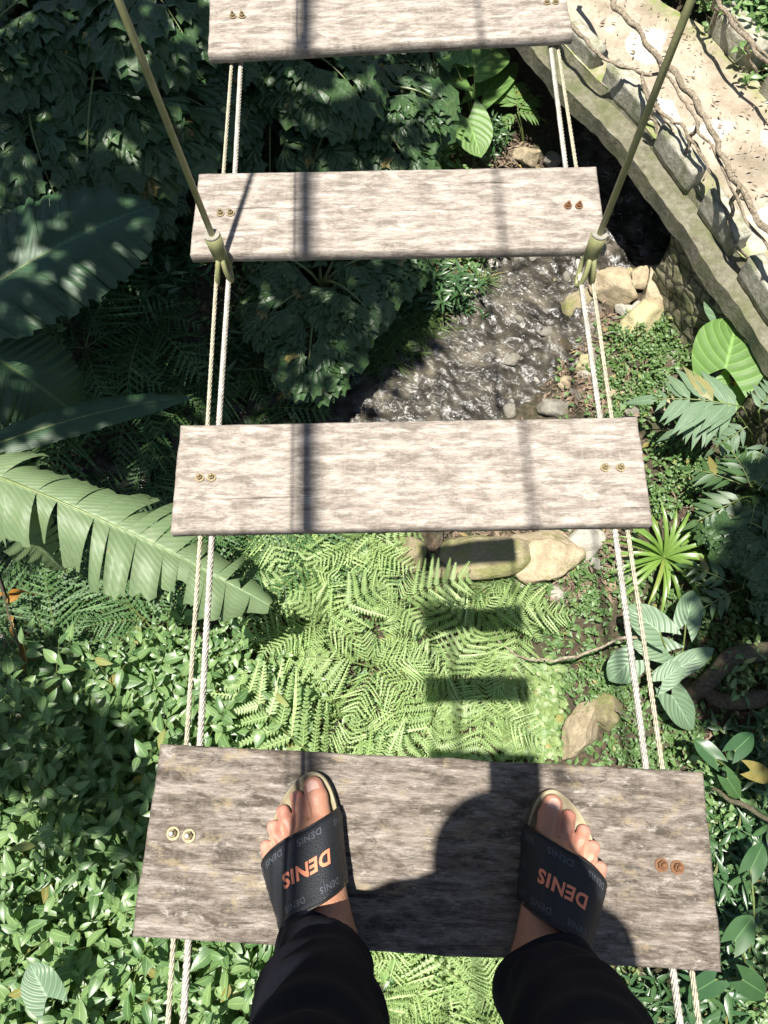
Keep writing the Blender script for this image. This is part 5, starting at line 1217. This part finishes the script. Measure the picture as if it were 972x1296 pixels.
# branches and log
def branch(name, label, pts, r0, r1, mat, cat, amp=.03, sd=1):
    P = wiggle([at(*p) for p in pts], 6, amp, sd); mb = MB(); tube(mb, P, list(np.linspace(r0, r1, len(P))), 9, wob=.4); o = mb.build(name, M[mat], smooth=True); tag(o, label, cat); return o
branch('dead_branch', 'thin pale dead branch lying across the greenery behind the right cables', [(620, 800, -4.85), (660, 830, -4.72), (700, 836, -4.65), (760, 815, -4.62), (820, 800, -4.6), (872, 791, -4.6)], .006, .014, 'dead', 'branch')
branch('fallen_log', 'thick mossy fallen log at the right edge level with the ferns', [(850, 905, -5.0), (880, 870, -4.8), (920, 838, -4.7), (985, 818, -4.6), (1060, 800, -4.5)], .05, .085, 'bark', 'log', .04, 3)
branch('fallen_log', 'dim brown log at the right edge just below the mossy fallen log', [(860, 868, -4.9), (900, 880, -4.8), (950, 888, -4.7), (1040, 880, -4.7)], .05, .07, 'bark', 'log', .04, 5)
branch('dead_branch', 'thin brown stick between the leaves right of the worn plank', [(896, 1000, -4.5), (930, 1015, -4.4), (985, 1045, -4.4)], .012, .02, 'bark', 'branch', .02, 7)
branch('dead_branch', 'short stick pointing out of the rocks left of the right cables', [(775, 895, -4.9), (790, 905, -4.7), (806, 912, -4.6)], .008, .005, 'dead', 'branch', .01, 9)
branch('root', 'thin twisted root hanging beside the slab rock below the second plank', [(560, 660, -4.9), (556, 700, -4.9), (568, 730, -4.9), (545, 765, -5.0)], .012, .008, 'bark', 'root', .03, 11)
# ground cover, grass and litter
def scatter_stuff(name, n, region, tmpl, mat, smin, smax, zf=None, tilt=.5, keep=None, lift=(0, .05), zfix=None):
    mb = MB(); k = 0; tries = 0
    while k < n and tries < n*6:
        tries += 1; u, v = region(); p = at(u, v, -5.15); 
        for _ in range(2): p = at(u, v, zfix if zfix is not None else ground(p.x, p.y))
        if keep and not keep(p): continue
        a = random.uniform(0, 6.28); place(mb, random.choice(tmpl), (p.x, p.y, p.z+random.uniform(*lift)), (math.cos(a), math.sin(a), random.uniform(-.1, tilt)), random.uniform(-.5, .5), random.uniform(smin, smax), random.random()); k += 1
    o = mb.build(name, M[mat], smooth=False); tag(o, kind='stuff'); return o
off_path = lambda p: sdist(p.x, p.y) > .02 and nearest(EDGE, p.x, p.y)*sgn < .03
R4 = lambda *rs: (lambda: (lambda r_: (random.uniform(r_[0], r_[2]), random.uniform(r_[1], r_[3])))(random.choice(rs)))
tm1 = [blade(1, .7, ellip, 2, .2, .2), blade(1, .5, ellip, 2, .3, .4)]
o = scatter_stuff('ground_cover', 15000, R4((-60, -20, 640, 520), (-60, 500, 500, 1320), (700, 400, 1040, 1320), (400, 700, 900, 1320), (-60, 500, 500, 1320)), tm1, 'cover', .03, .085, keep=off_path, lift=(0, .10), tilt=.7); tag(o, 'carpet of small low leaves between the plants', 'ground cover')
rc = [blade(1, .95, lambda t: math.sin(math.pi*t**.9)**.5, 4, .12, .15)]
o = scatter_stuff('pale_ground_cover', 1000, R4((632, 880, 712, 960), (640, 890, 700, 955), (660, 840, 705, 900)), rc, 'clover', .028, .07, lift=(.02, .16), tilt=.3); tag(o, 'patch of small round pale leaves beside the upright tan rock', 'ground cover')
tg = [blade(1, .07, lambda t: (1-t)**.6, 4, .2, .5), blade(1, .05, lambda t: (1-t)**.6, 4, .2, .9)]
o = scatter_stuff('grass', 5200, R4((440, 400, 580, 500), (480, 380, 560, 480), (560, 715, 680, 760), (560, 735, 660, 765), (600, 350, 640, 390), (430, 440, 520, 520)), tg, 'grass', .12, .26, tilt=1.3, lift=(0, .02), keep=lambda p: sdist(p.x, p.y) > -.12); tag(o, 'thin grass on the stream bank and round the slab rock', 'grass')
tl = [blade(1, .35, ellip, 2, .3, .3), blade(1, .12, lance, 2, .3, .3)]
o = scatter_stuff('leaf_litter', 4600, R4((690, 380, 830, 530), (700, 400, 790, 520), (680, 670, 790, 760), (600, 180, 720, 215), (560, 660, 780, 700), (640, 840, 680, 880), (0, 0, 700, 560), (850, 500, 972, 1290)), tl, 'litter', .035, .10, tilt=.4, keep=lambda p: nearest(EDGE, p.x, p.y)*sgn < .03 and sdist(p.x, p.y) > -.05, lift=(.01, .05)); tag(o, 'dry brown leaves and twigs strewn over the soil', 'leaf litter')
o = scatter_stuff('leaf_litter', 260, R4((740, 0, 972, 260)), tl, 'litter', .03, .07, tilt=.3, keep=lambda p: nearest(EDGE, p.x, p.y)*sgn > .3 and nearest(FAR, p.x, p.y)*sgn < -.05, zfix=ZP+.052)
tag(o, 'dry leaf crumbs on the garden path', 'leaf litter')
# ------------------------------------------------------------------ trees whose crowns shade the banks
def crown_mesh(lobes, n, size, seed):
    rr = random.Random(seed); mb = MB(); tm = blade(1, .55, ellip, 2, .2, .3); tot = sum(l[3]*l[4] for l in lobes)
    for (x, y, z, rx, ry, rz) in lobes:
        for i in range(int(n*rx*ry/tot)):
            a, r_ = rr.uniform(0, 6.283), math.sqrt(rr.random()); zz = rr.uniform(-1, 1)*math.sqrt(max(0, 1-r_*r_)); b_ = rr.uniform(0, 6.28)
            place(mb, tm, (x+math.cos(a)*r_*rx, y+math.sin(a)*r_*ry, z+zz*rz), (math.cos(b_), math.sin(b_), rr.uniform(-.4, .3)), rr.uniform(-.5, .5), size*rr.uniform(.7, 1.3), rr.random())
    return mb
def tree(x, y, lobes, n, size, label, seed, r_=.16):
    zg = ground(x, y); e = empty('shade_tree', (x, y, zg), label=label, cat='tree'); mb = MB(); top = lobes[0]
    cx, cy_, cz = np.mean([l[0] for l in lobes]), np.mean([l[1] for l in lobes]), min(l[2] for l in lobes)
    fork = Vector((x+(cx-x)*.15, y+(cy_-y)*.15, cz-1.2)); O = Vector((x, y, zg))
    tube(mb, [tuple(p-O) for p in catmull([Vector((x, y, zg-.2)), Vector((x, y, zg+(fork.z-zg)*.5)), fork], 5)], list(np.linspace(r_, r_*.7, 11)), 12, wob=.25)
    mb.build('trunk', M['bark'], e, smooth=True); mb = MB()
    for l in lobes:
        q = Vector((l[0], l[1], l[2])); tube(mb, [tuple(p-O) for p in catmull([fork, fork*.5+q*.5+Vector((0, 0, .3)), q], 5)], list(np.linspace(r_*.55, .02, 11)), 8, wob=.25)
    mb.build('limbs', M['bark'], e, smooth=True)
    c_ = crown_mesh([(l[0]-x, l[1]-y, l[2]-zg, l[3], l[4], l[5]) for l in lobes], n, size, seed); c_.build('crown', M['canopy'], e)
#TREES
tree(-6.8, 4.6, [(-2.0, 4.6, 4.2, 1.3, 1.9, .7), (-3.6, 3.6, 4.6, 1.9, 1.4, .8), (-4.2, 6.2, 4.4, 2.2, 1.9, .8), (-1.6, 7.2, 4.6, 1.9, 1.8, .8), (-5.6, 4.4, 4.8, 1.8, 2.0, .8)], 5400, .26, 'tall tree on the left bank outside the photo, its crown shading the upper left', 1)
tree(-5.6, .2, [(-4.2, .1, 4.6, .9, .6, .5), (-4.7, 1.9, 4.3, 1.0, .6, .5), (-2.95, 2.15, 4.5, .9, .42, .25), (-4.9, -1.1, 4.4, 1.2, 1.2, .6), (-3.0, -.4, 4.4, .35, .5, .3)], 1900, .24, 'slender tree left of the bridge outside the photo, dappling the lower left bushes', 2, .11)
tree(4.6, .2, [(1.9, .3, 4.4, .75, 1.0, .5), (2.5, 1.4, 4.6, .85, .85, .5), (2.3, -1.4, 4.5, 1.0, 1.2, .5), (3.4, -.2, 4.6, 1.0, 1.3, .6)], 3400, .24, 'tree right of the bridge outside the photo, shading the plants at lower right', 3, .13)
tree(3.2, 12.5, [(.1, 7.9, 4.6, 1.1, 1.2, .6), (-1.4, 3.9, 4.5, .7, .9, .4), (3.6, 8.0, 4.6, 1.4, .9, .6), (5.0, 6.6, 4.6, 1.4, 1.0, .6)], 2000, .24, 'tree beyond the path outside the photo, shading the far side of the path', 4, .14)
